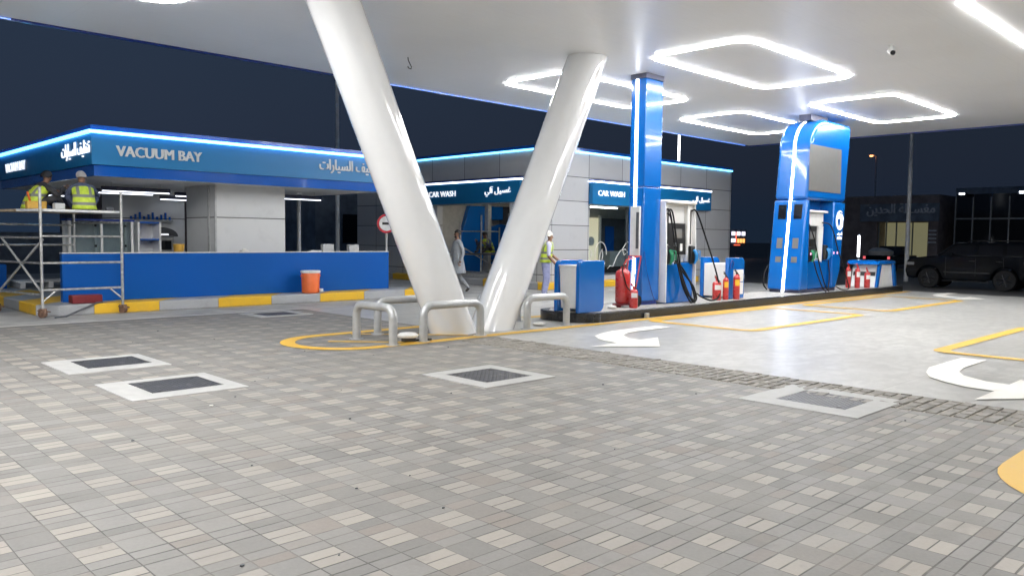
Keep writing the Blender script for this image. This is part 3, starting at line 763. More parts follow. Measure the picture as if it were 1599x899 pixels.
# orange water cooler
t = thing('water_cooler', 'orange water cooler with a white lid standing on the kerb', 'water cooler', (9.7, 16.72, .2))
MB().lathe([(.18, .203), (.2, .22), (.215, .66), (.21, .67)], (9.7, 16.72, 0), n=28).build('body', 'orange_plastic', t, smooth=True)
MB().lathe([(.225, .672), (.23, .68), (.23, .72), (.21, .73)], (9.7, 16.72, 0), n=28).build('lid', 'white_plastic', t, smooth=True)
m = MB().box(9.82, 9.89, 16.47, 16.53, .24, .31); m.tube([(9.855, 16.47, .275), (9.855, 16.44, .275), (9.855, 16.44, .24)], .014, 8); m.build('spigot', 'white_plastic', t, bevel=.008)
for sx in (-1, 1): MB().box(9.7+sx*.212, 9.7+sx*.25, 16.69, 16.75, .58, .63).build('handle', 'orange_plastic', t, bevel=.01)

# ------------------------------------------------------------------ car wash
CW = thing('car_wash', 'grey panelled car wash building with a glowing blue roof line', 'building', (23, 21.5, 0))
WX0, WX1, WY0, WY1, WZ = 17.75, 28.45, 16.8, 27.0, 4.24
m = MB().box(17.2, 28.9, 16.32, 27.4, -.05, .2); m.build('kerb', 'kerb_paint', CW, bevel=.02)
m = MB()
m.box(WX0, 19.83, WY0, WY0+.25, .2, WZ)                 # front left of the glass
m.box(19.83, 25.8, WY0, WY0+.25, 2.63, WZ); m.box(19.83, 25.8, WY0, WY0+.25, .2, .34)
m.box(25.8, WX1, WY0, WY0+.25, .2, WZ)
m.box(WX1-.25, WX1, WY0+.25, WY1, .2, WZ); m.box(WX0, WX1-.25, WY1-.25, WY1, .2, WZ)
m.box(WX0, WX0+.25, WY0+.25, 18.35, .2, WZ); m.box(WX0, WX0+.25, 18.35, 22.0, 2.64, WZ); m.box(WX0, WX0+.25, 22.0, WY1-.25, .2, WZ)
m.build('wall', 'grey_cladding', CW)
MB().box(WX0+.02, WX1-.02, WY0+.02, WY1-.02, WZ-.05, WZ+.03).build('roof', 'dark_wall', CW)
m = MB()
for a in ((WX0-.03, WX1+.03, WY0-.03, WY0+.1), (WX0-.03, WX0+.1, WY0+.101, WY1), (WX1-.1, WX1+.03, WY0+.101, WY1)): m.box(*a, WZ+.055, WZ+.15)
m.build('roof_edge', 'band_blue', CW)
m = MB(); m.box(WX0-.04, WX1+.03, WY0-.04, WY0+.1, WZ+.004, WZ+.052); m.box(WX0-.04, WX0+.1, WY0+.101, WY1, WZ+.004, WZ+.052); m.build('led_strip', 'led_cyan', CW)
MB().box(WX0+.26, WX1-.26, WY0+.26, WY1-.26, .2, .206).build('floor_slab', 'concrete_collar', CW)
# signs
sg = MB().box(19.79, 26.78, WY0-.16, WY0-.002, 2.65, 3.35).build('sign_board', 'sign_blue', CW)
MB().box(19.79, 26.78, WY0-.16, WY0-.002, 3.40, 3.44).build('sign_cap', 'deep_blue', CW)
MB().box(19.76, 26.78, WY0-.175, WY0-.004, 3.352, 3.398).build('led_strip', 'sign_led', CW)
lettering('lettering', 'CAR WASH', 'lit_letter', (20.05, WY0-.162, 2.93), '-y', 1.37, .175, CW)
lettering('lettering', AR_WASH, 'lit_letter', (25.5, WY0-.162, 2.86), '-y', 1.15, .30, CW)
MB().box(WX0-.16, WX0-.002, 17.75, 22.45, 2.67, 3.35).build('sign_board', 'sign_blue', CW)
MB().box(WX0-.16, WX0-.002, 17.75, 22.45, 3.40, 3.45).build('sign_cap', 'deep_blue', CW)
MB().box(WX0-.175, WX0-.004, 17.75, 22.47, 3.352, 3.398).build('led_strip', 'sign_led', CW)
lettering('lettering', 'CAR WASH', 'lit_letter', (WX0-.162, 22.25, 2.92), '-x', 1.43, .185, CW)
lettering('lettering', AR_WASH, 'lit_letter', (WX0-.162, 19.35, 2.86), '-x', 1.2, .32, CW)
# glazed office front
w_ = MB().box(19.84, 25.79, WY0+.1, WY0+.115, .35, 2.62).build('window', 'clear_glass', CW)
m = MB()
for xx in (19.835, 21.9, 23.9, 25.74): m.box(xx, xx+.05, WY0+.08, WY0+.14, .345, 2.625)
m.box(19.89, 25.74, WY0+.08, WY0+.14, .345, .40); m.build('frame', 'interior_dark', w_)
def scribble(pts, r=.012): return [(x, WY0+.093, z) for x, z in pts]
m = MB()
m.tube(scribble([(20.55+.3*math.cos(a*.31)*(1), 1.02+.42*math.sin(a*.31)) for a in range(0, 19)]), .014, 6)
m.tube(scribble([(20.45, .72), (20.52, 1.05), (20.62, 1.2), (20.66, 1.0), (20.58, .75), (20.7, .74)]), .014, 6)
m.tube(scribble([(20.02, .75), (20.08, 1.1), (20.0, 1.2)]), .014, 6)
m.tube(scribble([(20.9, .55), (21.05, .65), (21.2, .62), (21.4, .95), (21.6, 1.15), (21.85, 1.2), (22.0, 1.1), (21.8, 1.0), (21.7, 1.2), (21.95, 1.45), (22.1, 1.42)]), .014, 6)
m.build('decal', 'white_enamel', w_, smooth=True)
m = MB().box(19.9, 25.75, WY0+.085, WY0+.095, .41, .62); m.build('film', 'dark_glass', w_)
MB().box(19.6, 28.15, 19.0, 19.1, .206, 2.9).build('inner_wall', 'interior_wall', CW)
MB().box(19.6, 26.0, WY0+.26, 18.99, 2.645, 2.7).build('inner_ceiling', 'interior_wall', CW)
MB().box(22.2, 22.86, 18.93, 18.99, .5, 2.3).build('door', 'doorway_glow', CW)  # glowing panel in place of a warm lit doorway
MB().box(22.9, 23.0, 18.9, 18.99, .21, 2.4).build('door_frame', 'off_white_board', CW)
MB().tube([(22.45, 18.925, 1.45), (22.45, 18.9, 1.45)], .17, 18).build('wall_clock', 'off_white_board', CW)
MB().box(23.05, 24.6, 18.93, 18.99, .21, 2.3).build('wall_screen', 'interior_dark', CW)
MB().box(22.3, 24.6, 17.9, 18.3, .21, 1.1).build('counter', 'interior_wall', CW)
MB().box(24.65, 25.2, 18.5, 18.95, .21, 2.2).build('cupboard', 'interior_wall', CW)
MB().box(23.25, 23.75, 18.9, 18.929, .6, 2.0).build('poster', 'wall_blue', CW)
MB().box(21.0, 22.4, 17.7, 17.76, 2.6, 2.643).build('ceiling_tube', 'tunnel_tube', CW)
# wash tunnel interior
MB().box(18.01, 28.1, 22.3, 22.4, .206, 4.1).build('tunnel_wall', 'interior_wall', CW)
MB().box(25.5, 25.6, 19.2, 22.29, .206, 4.1).build('tunnel_end', 'wall_blue', CW)
MB().box(18.01, 25.4, 19.11, 22.29, 3.0, 3.05).build('tunnel_ceiling', 'interior_wall', CW)
MB().box(18.6, 20.6, 20.4, 20.46, 2.93, 2.98).build('tunnel_lamp', 'tunnel_tube', CW)
MB().prism([(19.35, 2.7), (20.2, 2.7), (20.0, .21), (18.75, .21), (18.9, 1.4)], 22.1, 22.29, 'y').build('wash_panel', 'pump_blue', CW, bevel=.02)
MB().box(20.1, 20.25, 21.9, 22.2, .207, 2.9).build('wash_post', 'galvanised_grey', CW, bevel=.01)
MB().prism([(20.3, 1.9), (20.9, 2.05), (21.8, 1.95), (21.2, .75), (20.35, .7)], 22.05, 22.29, 'y').build('wash_panel', 'wall_blue', CW, bevel=.02)
MB().prism([(20.3, .21), (22.4, .21), (22.4, .85), (21.4, .95), (20.35, .6)], 22.0, 22.28, 'y').build('wash_panel', 'pump_blue', CW, bevel=.02)
MB().box(20.35, 20.95, 22.0, 22.29, 2.2, 2.7).build('wash_panel', 'pump_blue', CW, bevel=.02)
MB().box(21.0, 21.6, 21.8, 22.28, 2.05, 2.7).build('control_box', 'interior_dark', CW)
MB().box(21.7, 23.4, 21.6, 22.28, 2.35, 2.75).build('machine_housing', 'galvanised_grey', CW, bevel=.02)
MB().box(21.7, 23.4, 21.65, 22.28, 2.0, 2.3).build('machine_housing', 'steel', CW, bevel=.02)
for yy in (21.9, 21.2):
    prof = [(.08, .3)]+[(.27+.04*(k % 2), .35+k*.12) for k in range(14)]+[(.08, 2.0)]
    MB().lathe(prof, (22.6, yy, 0), n=18).build('brush', 'dark_cloth', CW)
# ------------------------------------------------------------------ no-entry sign
t = thing('no_entry_sign', 'round white and red no entry sign on a grey post past the vacuum bay', 'road sign', (13.1, 18.5, 0))
MB().tube([(13.15, 18.55, -.005), (13.15, 18.55, 2.2)], .035, 10).build('post', 'galvanised_grey', t, smooth=True)
nrm = Vector((-.55, -.83, 0)); sd = Vector((nrm.y, -nrm.x, 0))*-1
def disc(r, off, nn=28):
    c = Vector((13.1, 18.47, 1.9))+nrm*off
    return [tuple(c+sd*(r*math.cos(2*math.pi*k/nn))+Vector((0, 0, r*math.sin(2*math.pi*k/nn)))) for k in range(nn)]
MB().loft([disc(.265, 0), disc(.265, .02)]).build('rim', 'sign_red', t)
MB().loft([disc(.205, .0205), disc(.205, .026)]).build('disc', 'sign_white', t)
c = Vector((13.1, 18.47, 1.9))+nrm*.0265; a = sd*.12; u = Vector((0, 0, .033)); nn = nrm*.004
MB().hexa([tuple(c-a-u), tuple(c+a-u), tuple(c+a-u+nn), tuple(c-a-u+nn), tuple(c-a+u), tuple(c+a+u), tuple(c+a+u+nn), tuple(c-a+u+nn)]).build('bar', 'black_plastic', t)

# ------------------------------------------------------------------ guard rails
def rail(L, H=.53, r=.068):
    R = .15
    pts = [(0, 0, .0), (0, 0, H-R)]+[(R-R*math.cos(math.radians(a)), 0, H-R+R*math.sin(math.radians(a))) for a in (18, 36, 54, 72, 90)]
    pts += [(L-R+R*math.sin(math.radians(a)), 0, H-R+R*math.cos(math.radians(a))) for a in (0, 18, 36, 54, 72, 90)]+[(L, 0, 0)]
    return pts
def guard(loc, rz, L, label):
    t = thing('guard_rail', label, 'guard rail', loc, rz, 'grey tubular guard rails round the columns')
    MB().tube(rail(L), .062, 16).build('hoop', 'rail_paint', t, smooth=True, world=False)
    for x in (0, L): MB().lathe([(.105, -.004), (.105, .012), (.066, .014)], (x, 0, 0), n=18).build('base_plate', 'rail_paint', t, world=False)
guard((6.69, 9.27, 0), math.pi/2, .93, 'grey tubular guard rail closing the rounded end of the yellow nose, leftmost one')
guard((7.28, 10.5, 0), 0, 1.1, 'grey tubular guard rail behind the foot of the left white column')
guard((7.28, 9.33, 0), 0, 1.13, 'grey tubular guard rail in front of the foot of the left white column')
guard((9.63, 9.5, 0), 0, 1.0, 'grey tubular guard rail right of the V in front of the round-cornered blue bin')
guard((9.45, 10.5, 0), 0, .95, 'grey tubular guard rail mostly hidden behind the right white column')

# ------------------------------------------------------------------ drain covers
def manhole(x0, x1, y0, y1, ix0, ix1, iy0, iy1, label):
    cx, cy = (x0+x1)/2, (y0+y1)/2
    t = thing('manhole_cover', label, 'manhole cover', (cx, cy, 0), group='square manhole covers in pale concrete collars')
    ou = [(x0, y0), (x1, y0), (x1, y1), (x0, y1)]; inn = [(ix0, iy0), (ix1, iy0), (ix1, iy1), (ix0, iy1)]
    MB().band(ou, inn, -.01, .010).build('collar', 'concrete_collar', t, bevel=.006)
    MB().box(ix0+.008, ix1-.008, iy0+.008, iy1-.008, -.02, .006).build('lid', 'cast_iron_grid', t)
    m = MB()
    for xx in (ix0+.1, ix1-.1):
        for yy in (iy0+.1, iy1-.1): m.lathe([(.022, .0062), (.022, .009)], (xx, yy, 0), n=10)
    m.build('lifting_eye', 'black_plastic', t)
manhole(5.5, 6.55, 6.0, 7.08, 5.7, 6.39, 6.21, 6.9, 'square manhole cover alone in front of the white columns')
manhole(7.0, 8.14, 2.83, 4.0, 7.27, 7.93, 3.06, 3.74, 'square manhole cover set into the rough stone strip at the right')
manhole(2.59, 3.73, 7.65, 8.74, 2.87, 3.59, 7.9, 8.6, 'square manhole cover at left, nearer one of the pair')
manhole(2.58, 3.69, 9.55, 10.65, 2.86, 3.57, 9.82, 10.52, 'square manhole cover at left, farther one of the pair')
manhole(7.05, 8.15, 13.95, 14.9, 7.25, 7.95, 14.1, 14.75, 'square manhole cover far back before the vacuum bay kerb')

# ------------------------------------------------------------------ pump island and its equipment
ZI = .18
pl = [(11.45, 9.4), (26.35, 9.4), (26.35, 10.76), (11.45, 10.76)]+arc(11.45, 10.31, .45, 90, 180, 5)+arc(11.45, 9.85, .45, 180, 270, 5)
m = MB().prism(pl, -.005, ZI)
struct(m.build('pump_island', 'black_granite', bevel=.012))
struct(MB().prism([(11.5, 9.47), (26.28, 9.47), (26.28, 10.69), (11.5, 10.69), (11.08, 10.35), (11.08, 9.8)], ZI-.01, ZI+.003).build('island_paving', 'stone'))
tag(MB().box(12.8, 12.89, 9.33, 9.395, 0, .1).build('reflector_block', 'concrete_collar', bevel=.01), 'small pale block against the black island edge', 'block')
# slim blue pillar
t = thing('light_pillar', 'slim tall blue pillar with a white light strip reaching the canopy', 'pillar', (13.75, 10.28, ZI))
MB().box(13.46, 14.06, 9.95, 10.33, ZI+.08, 2.62).build('lower_casing', 'pump_blue', t, bevel=.02)
MB().box(13.46, 14.06, 9.95, 10.33, 2.628, ZC-.10).build('upper_casing', 'pump_blue', t, bevel=.02)
MB().box(13.5, 14.02, 9.99, 10.29, ZI, ZI+.078).build('plinth', 'deep_blue', t)
MB().box(13.452, 14.068, 9.942, 10.338, ZC-.098, ZC+.002).build('collar', 'navy_housing', t)
MB().box(13.435, 13.459, 10.135, 10.19, ZI+.03, ZC-.11).build('led_strip', 'led_white', t)
MB().box(13.38, 13.434, 9.99, 10.23, 1.2, 2.22).build('notice_panel', 'off_white_board', t, bevel=.01)
MB().box(13.36, 13.379, 10.0, 10.06, 1.35, 2.1).build('notice_edge', 'interior_dark', t)
# pump with white flanks
t = thing('fuel_pump', 'white and blue fuel pump with looping black hoses beside the slim pillar', 'fuel pump', (14.65, 10.2, ZI))
MB().box(14.12, 15.2, 9.86, 10.55, ZI, 1.05).build('cabinet', 'pump_blue', t, bevel=.03)
m = MB().prism([(9.80, ZI+.03), (10.6, ZI+.03), (10.6, 2.36), (9.85, 2.36), (9.80, 1.3)], 14.085, 14.118, 'x'); m.build('side_cheek', 'white_enamel', t, bevel=.008)
m = MB().prism([(9.80, ZI+.03), (10.6, ZI+.03), (10.6, 2.36), (9.85, 2.36), (9.80, 1.3)], 15.202, 15.23, 'x'); m.build('side_cheek', 'white_enamel', t, bevel=.008)
MB().box(14.12, 14.3, 9.9, 10.55, 1.06, 2.3).build('hose_column', 'white_enamel', t, bevel=.02)
MB().box(15.02, 15.2, 9.9, 10.55, 1.06, 2.3).build('hose_column', 'white_enamel', t, bevel=.02)
MB().box(14.08, 15.22, 9.8, 10.56, 2.31, 2.38).build('top', 'white_enamel', t, bevel=.025)
MB().box(14.305, 15.015, 10.0, 10.5, 1.06, 2.305).build('core', 'white_enamel', t)
f_ = MB().prism([(9.985, 1.22), (9.92, 1.22), (9.95, 1.9), (9.985, 1.9)], 14.33, 14.99, 'x').build('front_panel', 'black_plastic', t, bevel=.006)
MB().hexa([(14.55, 9.93, 1.58), (14.85, 9.93, 1.58), (14.85, 9.936, 1.58), (14.55, 9.936, 1.58), (14.55, 9.94, 1.78), (14.85, 9.94, 1.78), (14.85, 9.946, 1.78), (14.55, 9.946, 1.78)]).build('display', 'screen_grey', f_)
MB().box(14.52, 14.64, 9.912, 9.922, 1.40, 1.48).build('keypad', 'galvanised_grey', f_)
MB().box(14.76, 14.84, 9.912, 9.922, 1.30, 1.46).build('receipt_slot', 'white_enamel', f_)
MB().box(14.4, 14.9, 9.985, 9.999, 1.06, 1.2).build('shelf', 'steel', t)
m = MB()
for xx in (14.17, 14.24, 15.1): m.box(xx, xx+.025, 9.885, 9.899, 1.45, 2.2)
m.build('hose_slot', 'black_plastic', t)
def boot(x, y, mat, p, zc=1.22, sgn=1):
    b = MB().prism([(y-.005, zc-.22), (y-.11, zc-.18), (y-.08, zc+.18), (y-.005, zc+.2)], x-.075, x+.075, 'x').build('nozzle_boot', 'black_plastic', p, bevel=.01)
    m = MB().tube([(x, y-.10, zc+.1), (x, y-.17, zc+.02), (x, y-.17, zc-.1), (x, y-.12, zc-.2)], [.03, .045, .04, .02], 8)
    m.tube([(x, y-.12, zc+.1), (x+.02, y-.24, zc+.08), (x+.02, y-.24, zc-.1)], .015, 6)
    m.build('nozzle', mat, b, smooth=True)
boot(14.2, 9.895, 'green_rubber', t); boot(15.12, 9.895, 'light_blue_nozzle', t)
def hose(pts, p, r=.019):
    # smooth the polyline
    P = [Vector(q) for q in pts]; out = []
    for i in range(len(P)-1):
        a, b, c, d = P[max(i-1, 0)], P[i], P[i+1], P[min(i+2, len(P)-1)]
        for k in range(5):
            f = k/5; out.append(.5*((2*b)+(c-a)*f+(2*a-5*b+4*c-d)*f*f+(3*b-a-3*c+d)*f**3))
    out.append(P[-1]); return MB().tube(out, r, 7).build('hose', 'black_rubber', p, smooth=True)
hose([(14.18, 9.89, 2.18), (14.19, 9.8, 2.12), (14.3, 9.75, 1.5), (14.42, 9.7, .9), (14.62, 9.62, .42), (14.85, 9.58, .24), (14.96, 9.6, .30), (14.88, 9.65, .55), (14.6, 9.72, .85), (14.3, 9.72, 1.1)], t)
hose([(14.25, 9.89, 2.18), (14.27, 9.79, 2.1), (14.38, 9.73, 1.4), (14.5, 9.68, .8), (14.7, 9.6, .34), (14.8, 9.57, .21), (14.9, 9.6, .24), (14.82, 9.66, .6), (14.5, 9.72, 1.0), (14.24, 9.7, 1.05)], t)
hose([(14.23, 9.89, 2.1), (14.26, 9.81, 1.95), (14.4, 9.76, 1.2), (14.55, 9.7, .6), (14.72, 9.63, .26), (14.78, 9.6, .2), (14.92, 9.62, .26), (14.95, 9.66, .5), (14.75, 9.76, .8)], t)
hose([(15.14, 9.89, 2.18), (15.2, 9.8, 2.15), (15.5, 9.75, 1.6), (15.85, 9.7, .9), (16.0, 9.68, .5), (15.95, 9.66, .26), (15.65, 9.65, .2), (15.35, 9.7, .28), (15.28, 9.8, .36)], t)
MB().tube([(13.5, 9.94, 1.3)]+[(13.52+.5*k/6, 9.9, .95-.8*math.sin(k/6*math.pi/2)) for k in range(7)], .008, 6).build('cable', 'deep_blue', t, smooth=True)
MB().box(15.24, 15.34, 10.15, 10.5, 1.3, 2.0).build('rear_boot', 'teal_plastic', t, bevel=.03)

# tall screen pump
t = thing('fuel_pump', 'tall blue rounded fuel pump tower carrying a large grey screen', 'fuel pump', (21.1, 10.1, ZI))
PY0, PY1 = 9.62, 10.55
def lx(z): return 19.80+(z-.2)*.118
def rx(z): return 22.13+(z-.2)*.112
low = [(lx(.26), .26), (lx(1.2), 1.2), (lx(2.62), 2.62), (rx(2.62), 2.62), (rx(.9), .9), (22.05, .26)]
# niche cut out of the front: body built as left, right and top blocks plus a rear slab
NX0, NX1, NZ = 20.27, 21.68, 2.62
MB().prism([(lx(.26)-.0, .26), (NX0, .26), (NX0, NZ), (lx(NZ), NZ)], PY0, PY1, 'y').build('end_casing', 'pump_blue', t, bevel=.05, seg=3)
MB().prism([(NX1, .26), (21.95, .26), (rx(.75), .75), (rx(NZ), NZ), (NX1, NZ)], PY0, PY1, 'y').build('end_casing', 'pump_blue', t, bevel=.03)
MB().box(NX0-.01, NX1+.01, PY0+.4, PY1-.02, .26, NZ-.002).build('rear_slab', 'pump_blue', t)
MB().prism([(19.9, .18), (22.0, .18), (22.05, .258), (19.86, .258)], PY0+.05, PY1-.05, 'y').build('plinth', 'navy_housing', t)
ztop = 4.78
hp = [(lx(2.632), 2.632), (rx(2.632), 2.632), (rx(4.64), 4.64), (rx(4.66)-.04, ztop)]
R_ = .85
ex = lx(3.8)
hp += [(21.15, ztop)]+[(ex+R_-.02-R_*math.sin(math.radians(a)), ztop-R_+R_*math.cos(math.radians(a))) for a in (5, 20, 35, 50, 65, 80)]+[(ex, 3.8)]
MB().prism(hp, PY0, PY1, 'y').build('head_casing', 'pump_blue', t, bevel=.09, seg=4)
MB().box(20.75, 21.75, PY0+.3, PY1-.3, ztop-.01, ZC+.002).build('ceiling_neck', 'navy_housing', t)
sc = MB().hexa([(20.13, PY0-.012, 2.86), (22.03, PY0-.012, 2.86), (22.03, PY0+.004, 2.86), (20.13, PY0+.004, 2.86), (20.13, PY0-.012, 4.06), (22.0, PY0-.012, 4.06), (22.0, PY0+.004, 4.06), (20.13, PY0+.004, 4.06)]); sc.build('screen', 'screen_grey', t)
pts = [(lx(z)-.012, (PY0+PY1)/2, z) for z in (.2, 1.2, 2.62, 3.8)]+[(ex+R_-.02-(R_+.012)*math.sin(math.radians(a)), (PY0+PY1)/2, ztop-R_+(R_+.012)*math.cos(math.radians(a))) for a in (80, 65, 50, 35, 20)]
m = MB()
for i in range(len(pts)-1):
    a, b = pts[i], pts[i+1]; hw = .030
    m.hexa([(a[0]-.01, a[1]-hw, a[2]), (a[0]+.02, a[1]-hw, a[2]), (a[0]+.02, a[1]+hw, a[2]), (a[0]-.01, a[1]+hw, a[2]), (b[0]-.01, b[1]-hw, b[2]), (b[0]+.02, b[1]-hw, b[2]), (b[0]+.02, b[1]+hw, b[2]), (b[0]-.01, b[1]+hw, b[2])])
m.build('led_strip', 'led_white', t)
for yy in (9.74, 10.18):
    for z0, z1, mat in ((2.12, 2.5, 'dark_glass'), (1.35, 1.62, 'screen_grey'), (.98, 1.13, 'screen_grey')):
        q = .0 if mat == 'dark_glass' else .03
        MB().hexa([(lx(z0)-.006, yy+q, z0), (lx(z0)+.01, yy+q, z0), (lx(z0)+.01, yy+.22-q, z0), (lx(z0)-.006, yy+.22-q, z0), (lx(z1)-.006, yy+q, z1), (lx(z1)+.01, yy+q, z1), (lx(z1)+.01, yy+.22-q, z1), (lx(z1)-.006, yy+.22-q, z1)]).build('end_window', mat, t)
# white dispenser in the niche
MB().box(20.38, 21.32, PY0+.12, PY0+.39, 1.95, 2.3).build('top_housing', 'white_enamel', t, bevel=.02)
MB().box(20.34, 21.38, PY0+.02, PY0+.39, 2.302, 2.36).build('top', 'white_enamel', t, bevel=.015)
MB().box(20.45, 21.0, PY0+.15, PY0+.39, 1.2, 1.948).build('front_panel', 'black_plastic', t, bevel=.01)
MB().box(20.6, 20.9, PY0+.14, PY0+.149, 1.6, 1.8).build('display', 'screen_grey', t)
MB().prism([(21.02, 1.05), (21.25, .95), (21.3, 1.948), (21.02, 1.948)], PY0+.1, PY0+.39, 'y').build('hose_column', 'white_enamel', t, bevel=.01)
MB().box(20.3, 21.6, PY0+.1, PY0+.39, .26, 1.02).build('cabinet', 'pump_blue', t, bevel=.03)
MB().box(20.5, 21.0, PY0+.16, PY0+.39, 1.022, 1.198).build('spout_tray', 'white_enamel', t)
boot(20.45, PY0+.12, 'green_rubber', t, 1.2); boot(21.38, PY0+.12, 'light_blue_nozzle', t, 1.25)
hose([(21.2, PY0+.1, 2.05), (21.5, PY0-.02, 1.95), (21.9, PY0-.06, 1.3), (22.4, PY0-.08, .6), (22.7, PY0-.05, .26), (22.5, PY0-.08, .2), (22.1, PY0-.08, .22), (21.9, PY0-.02, .3)], t, .017)
hose([(20.42, PY0+.1, 2.0), (20.45, PY0-.05, 1.6), (20.7, PY0-.1, .9), (21.0, PY0-.14, .35), (21.2, PY0-.15, .2)], t, .017)
hose([(20.5, PY0-.02, 1.05), (20.6, PY0-.08, .7), (20.85, PY0-.14, .3), (21.0, PY0-.16, .2)], t, .017)
hose([(21.38, PY0-.02, 1.05), (21.36, PY0-.08, .6), (21.25, PY0-.1, .24)], t, .017)
hose([(19.78, 10.5, .9), (19.62, 10.52, .7), (19.55, 10.5, .4), (19.7, 10.48, .25)], t, .017)
for xx, zz in ((20.33, 1.18), (21.72, 1.2), (21.95, 1.2)): MB().box(xx, xx+.06, PY0-.01, PY0-.001, zz, zz+.06).build('indicator', 'magenta_led', t)
# round white emblem with a bird head swoosh, and the two small words below it
ec = (22.06, 2.13)
m = MB()
pp = [(ec[0]+.23*math.cos(math.radians(a)), ec[1]+.27*math.sin(math.radians(a))) for a in range(60, 331, 15)]
pq = [(ec[0]+.03+.19*math.cos(math.radians(a)), ec[1]+.01+.225*math.sin(math.radians(a))) for a in range(330, 59, -15)]
m.prism(pp+pq, PY0-.014, PY0-.003, 'y')
m.prism([(ec[0]-.02, ec[1]+.19), (ec[0]+.13, ec[1]+.17), (ec[0]+.22, ec[1]+.06), (ec[0]+.18, ec[1]-.1), (ec[0]+.06, ec[1]-.2), (ec[0]-.06, ec[1]-.22), (ec[0]+.05, ec[1]-.1), (ec[0]+.06, ec[1]+.02), (ec[0]-.04, ec[1]+.06), (ec[0]-.12, ec[1]+.03), (ec[0]-.1, ec[1]+.13)], PY0-.014, PY0-.003, 'y')
m.build('emblem', 'lit_letter', t)
lettering('lettering', AR_BRAND, 'lit_letter', (21.92, PY0-.002, 1.70), '-y', .3, .11, t, .01)
lettering('lettering', 'ADNOC', 'lit_letter', (21.92, PY0-.002, 1.60), '-y', .3, .07, t, .01)

# bins
def panel_outline(x0, x1, z0, z1, r): # rounded upper left and lower right
    return [(x0, z0)]+[(x1-r+r*math.sin(math.radians(a)), z0+r-r*math.cos(math.radians(a))) for a in (0, 22, 45, 67, 90)]+[(x1, z1)]+[(x0+r-r*math.sin(math.radians(a)), z1-r+r*math.cos(math.radians(a))) for a in (0, 22, 45, 67, 90)]
t = thing('service_bin', 'white bin between two round-cornered blue panels at the island tip', 'bin', (11.4, 9.9, ZI))
for y0 in (9.58, 10.12): MB().prism(panel_outline(11.06, 11.78, ZI, 1.14, .13), y0, y0+.09, 'y').build('side_panel', 'pump_blue', t, bevel=.012)
MB().prism([(11.16, ZI+.06), (11.7, ZI+.06), (11.7, 1.02), (11.10, 1.02)], 9.672, 10.118, 'y').build('body', 'white_enamel', t, bevel=.01)
MB().box(11.085, 11.72, 9.673, 10.117, 1.022, 1.05).build('lid', 'off_white_board', t)
t = thing('service_bin', 'white bin between blue panels with white doors behind three extinguishers', 'bin', (16.85, 10.1, ZI))
def panel_tr(x0, x1, z0, z1, r): return [(x0, z0), (x1, z0)]+[(x1-r+r*math.cos(math.radians(a)), z1-r+r*math.sin(math.radians(a))) for a in (0, 22, 45, 67, 90)]+[(x0, z1)]
for y0 in (9.75, 10.42): MB().prism(panel_tr(16.5, 17.22, ZI, 1.14, .13), y0, y0+.09, 'y').build('side_panel', 'pump_blue', t, bevel=.012)
MB().box(16.53, 17.15, 9.842, 10.418, ZI+.05, 1.0).build('body', 'white_enamel', t, bevel=.01)
MB().box(16.72, 17.16, 9.738, 9.749, .28, .56).build('door', 'white_enamel', t); MB().box(16.72, 17.16, 9.738, 9.749, .58, .86).build('door', 'white_enamel', t)
m = MB().tube([(16.56, 9.74, .88), (16.54, 9.72, 1.0), (16.6, 9.72, 1.09), (16.68, 9.72, 1.02), (16.66, 9.74, .9)], .012, 6); m.build('handle', 'deep_blue', t, smooth=True)
t = thing('service_bin', 'slanting white bin with a blue hood at the far end of the island', 'bin', (25.0, 10.0, ZI))
m = MB().prism([(24.55, ZI), (25.95, ZI), (25.75, .86), (24.7, .86)], 9.55, 10.3, 'y'); m.build('body', 'white_enamel', t, bevel=.02)
m = MB().prism([(24.42, .862), (25.92, .862), (25.75, .98), (24.62, .98)], 9.46, 10.42, 'y'); m.build('hood', 'pump_blue', t, bevel=.03)
m = MB()
m.prism([(24.47, ZI), (24.62, ZI), (24.82, .86), (24.64, .86)], 9.48, 9.549, 'y'); m.prism([(25.9, ZI), (26.05, ZI), (25.85, .86), (25.7, .86)], 9.48, 9.549, 'y')
m.build('frame', 'pump_blue', t, bevel=.008)
MB().hexa([(24.60, 9.6, .52), (24.64, 9.6, .52), (24.64, 10.25, .52), (24.60, 10.25, .52), (24.63, 9.6, .64), (24.66, 9.6, .64), (24.66, 10.25, .64), (24.63, 10.25, .64)]).build('slot', 'black_plastic', t)

# fire extinguishers
def extinguisher(loc, r, h, label, tall=False, rz=0):
    t = thing('fire_extinguisher', label, 'fire extinguisher', loc, rz, 'red fire extinguishers on the pump island')
    MB().lathe([(r*.9, 0), (r, .02), (r, h*.86), (r*.85, h*.93), (r*.4, h*.985), (r*.36, h)], n=20).build('cylinder', 'red_paint', t, smooth=True, world=False)
    m = MB().lathe([(r*.34, h+.001), (r*.34, h+.05)], n=10)
    m.tube([(0, 0, h+.04), (-.10, 0, h+.09)], .011, 6); m.tube([(0, 0, h+.05), (-.11, -.01, h+.13)], .011, 6)
    m.build('valve', 'red_paint' if not tall else 'black_plastic', t, world=False)
    MB().tube([(r*.3, 0, h+.03), (r*1.3, 0, h-.02), (r*1.4, -.01, h*.6), (r*1.25, -.02, h*.3)], .012, 6).build('hose', 'black_rubber', t, smooth=True, world=False)
    a = [math.radians(k) for k in range(-175, -84, 15)]
    rings = [[(r*1.012*math.cos(k), r*1.012*math.sin(k), z) for k in a] for z in (h*.55, h*.8)]
    m = MB(); n = len(a); m.add([p for q in rings for p in q], [(i, i+1, n+i+1, n+i) for i in range(n-1)]); m.build('sticker', 'yellow_label' if tall else 'off_white_board', t, smooth=True, world=False)
    return t
g_ = 'red fire extinguishers on the pump island'
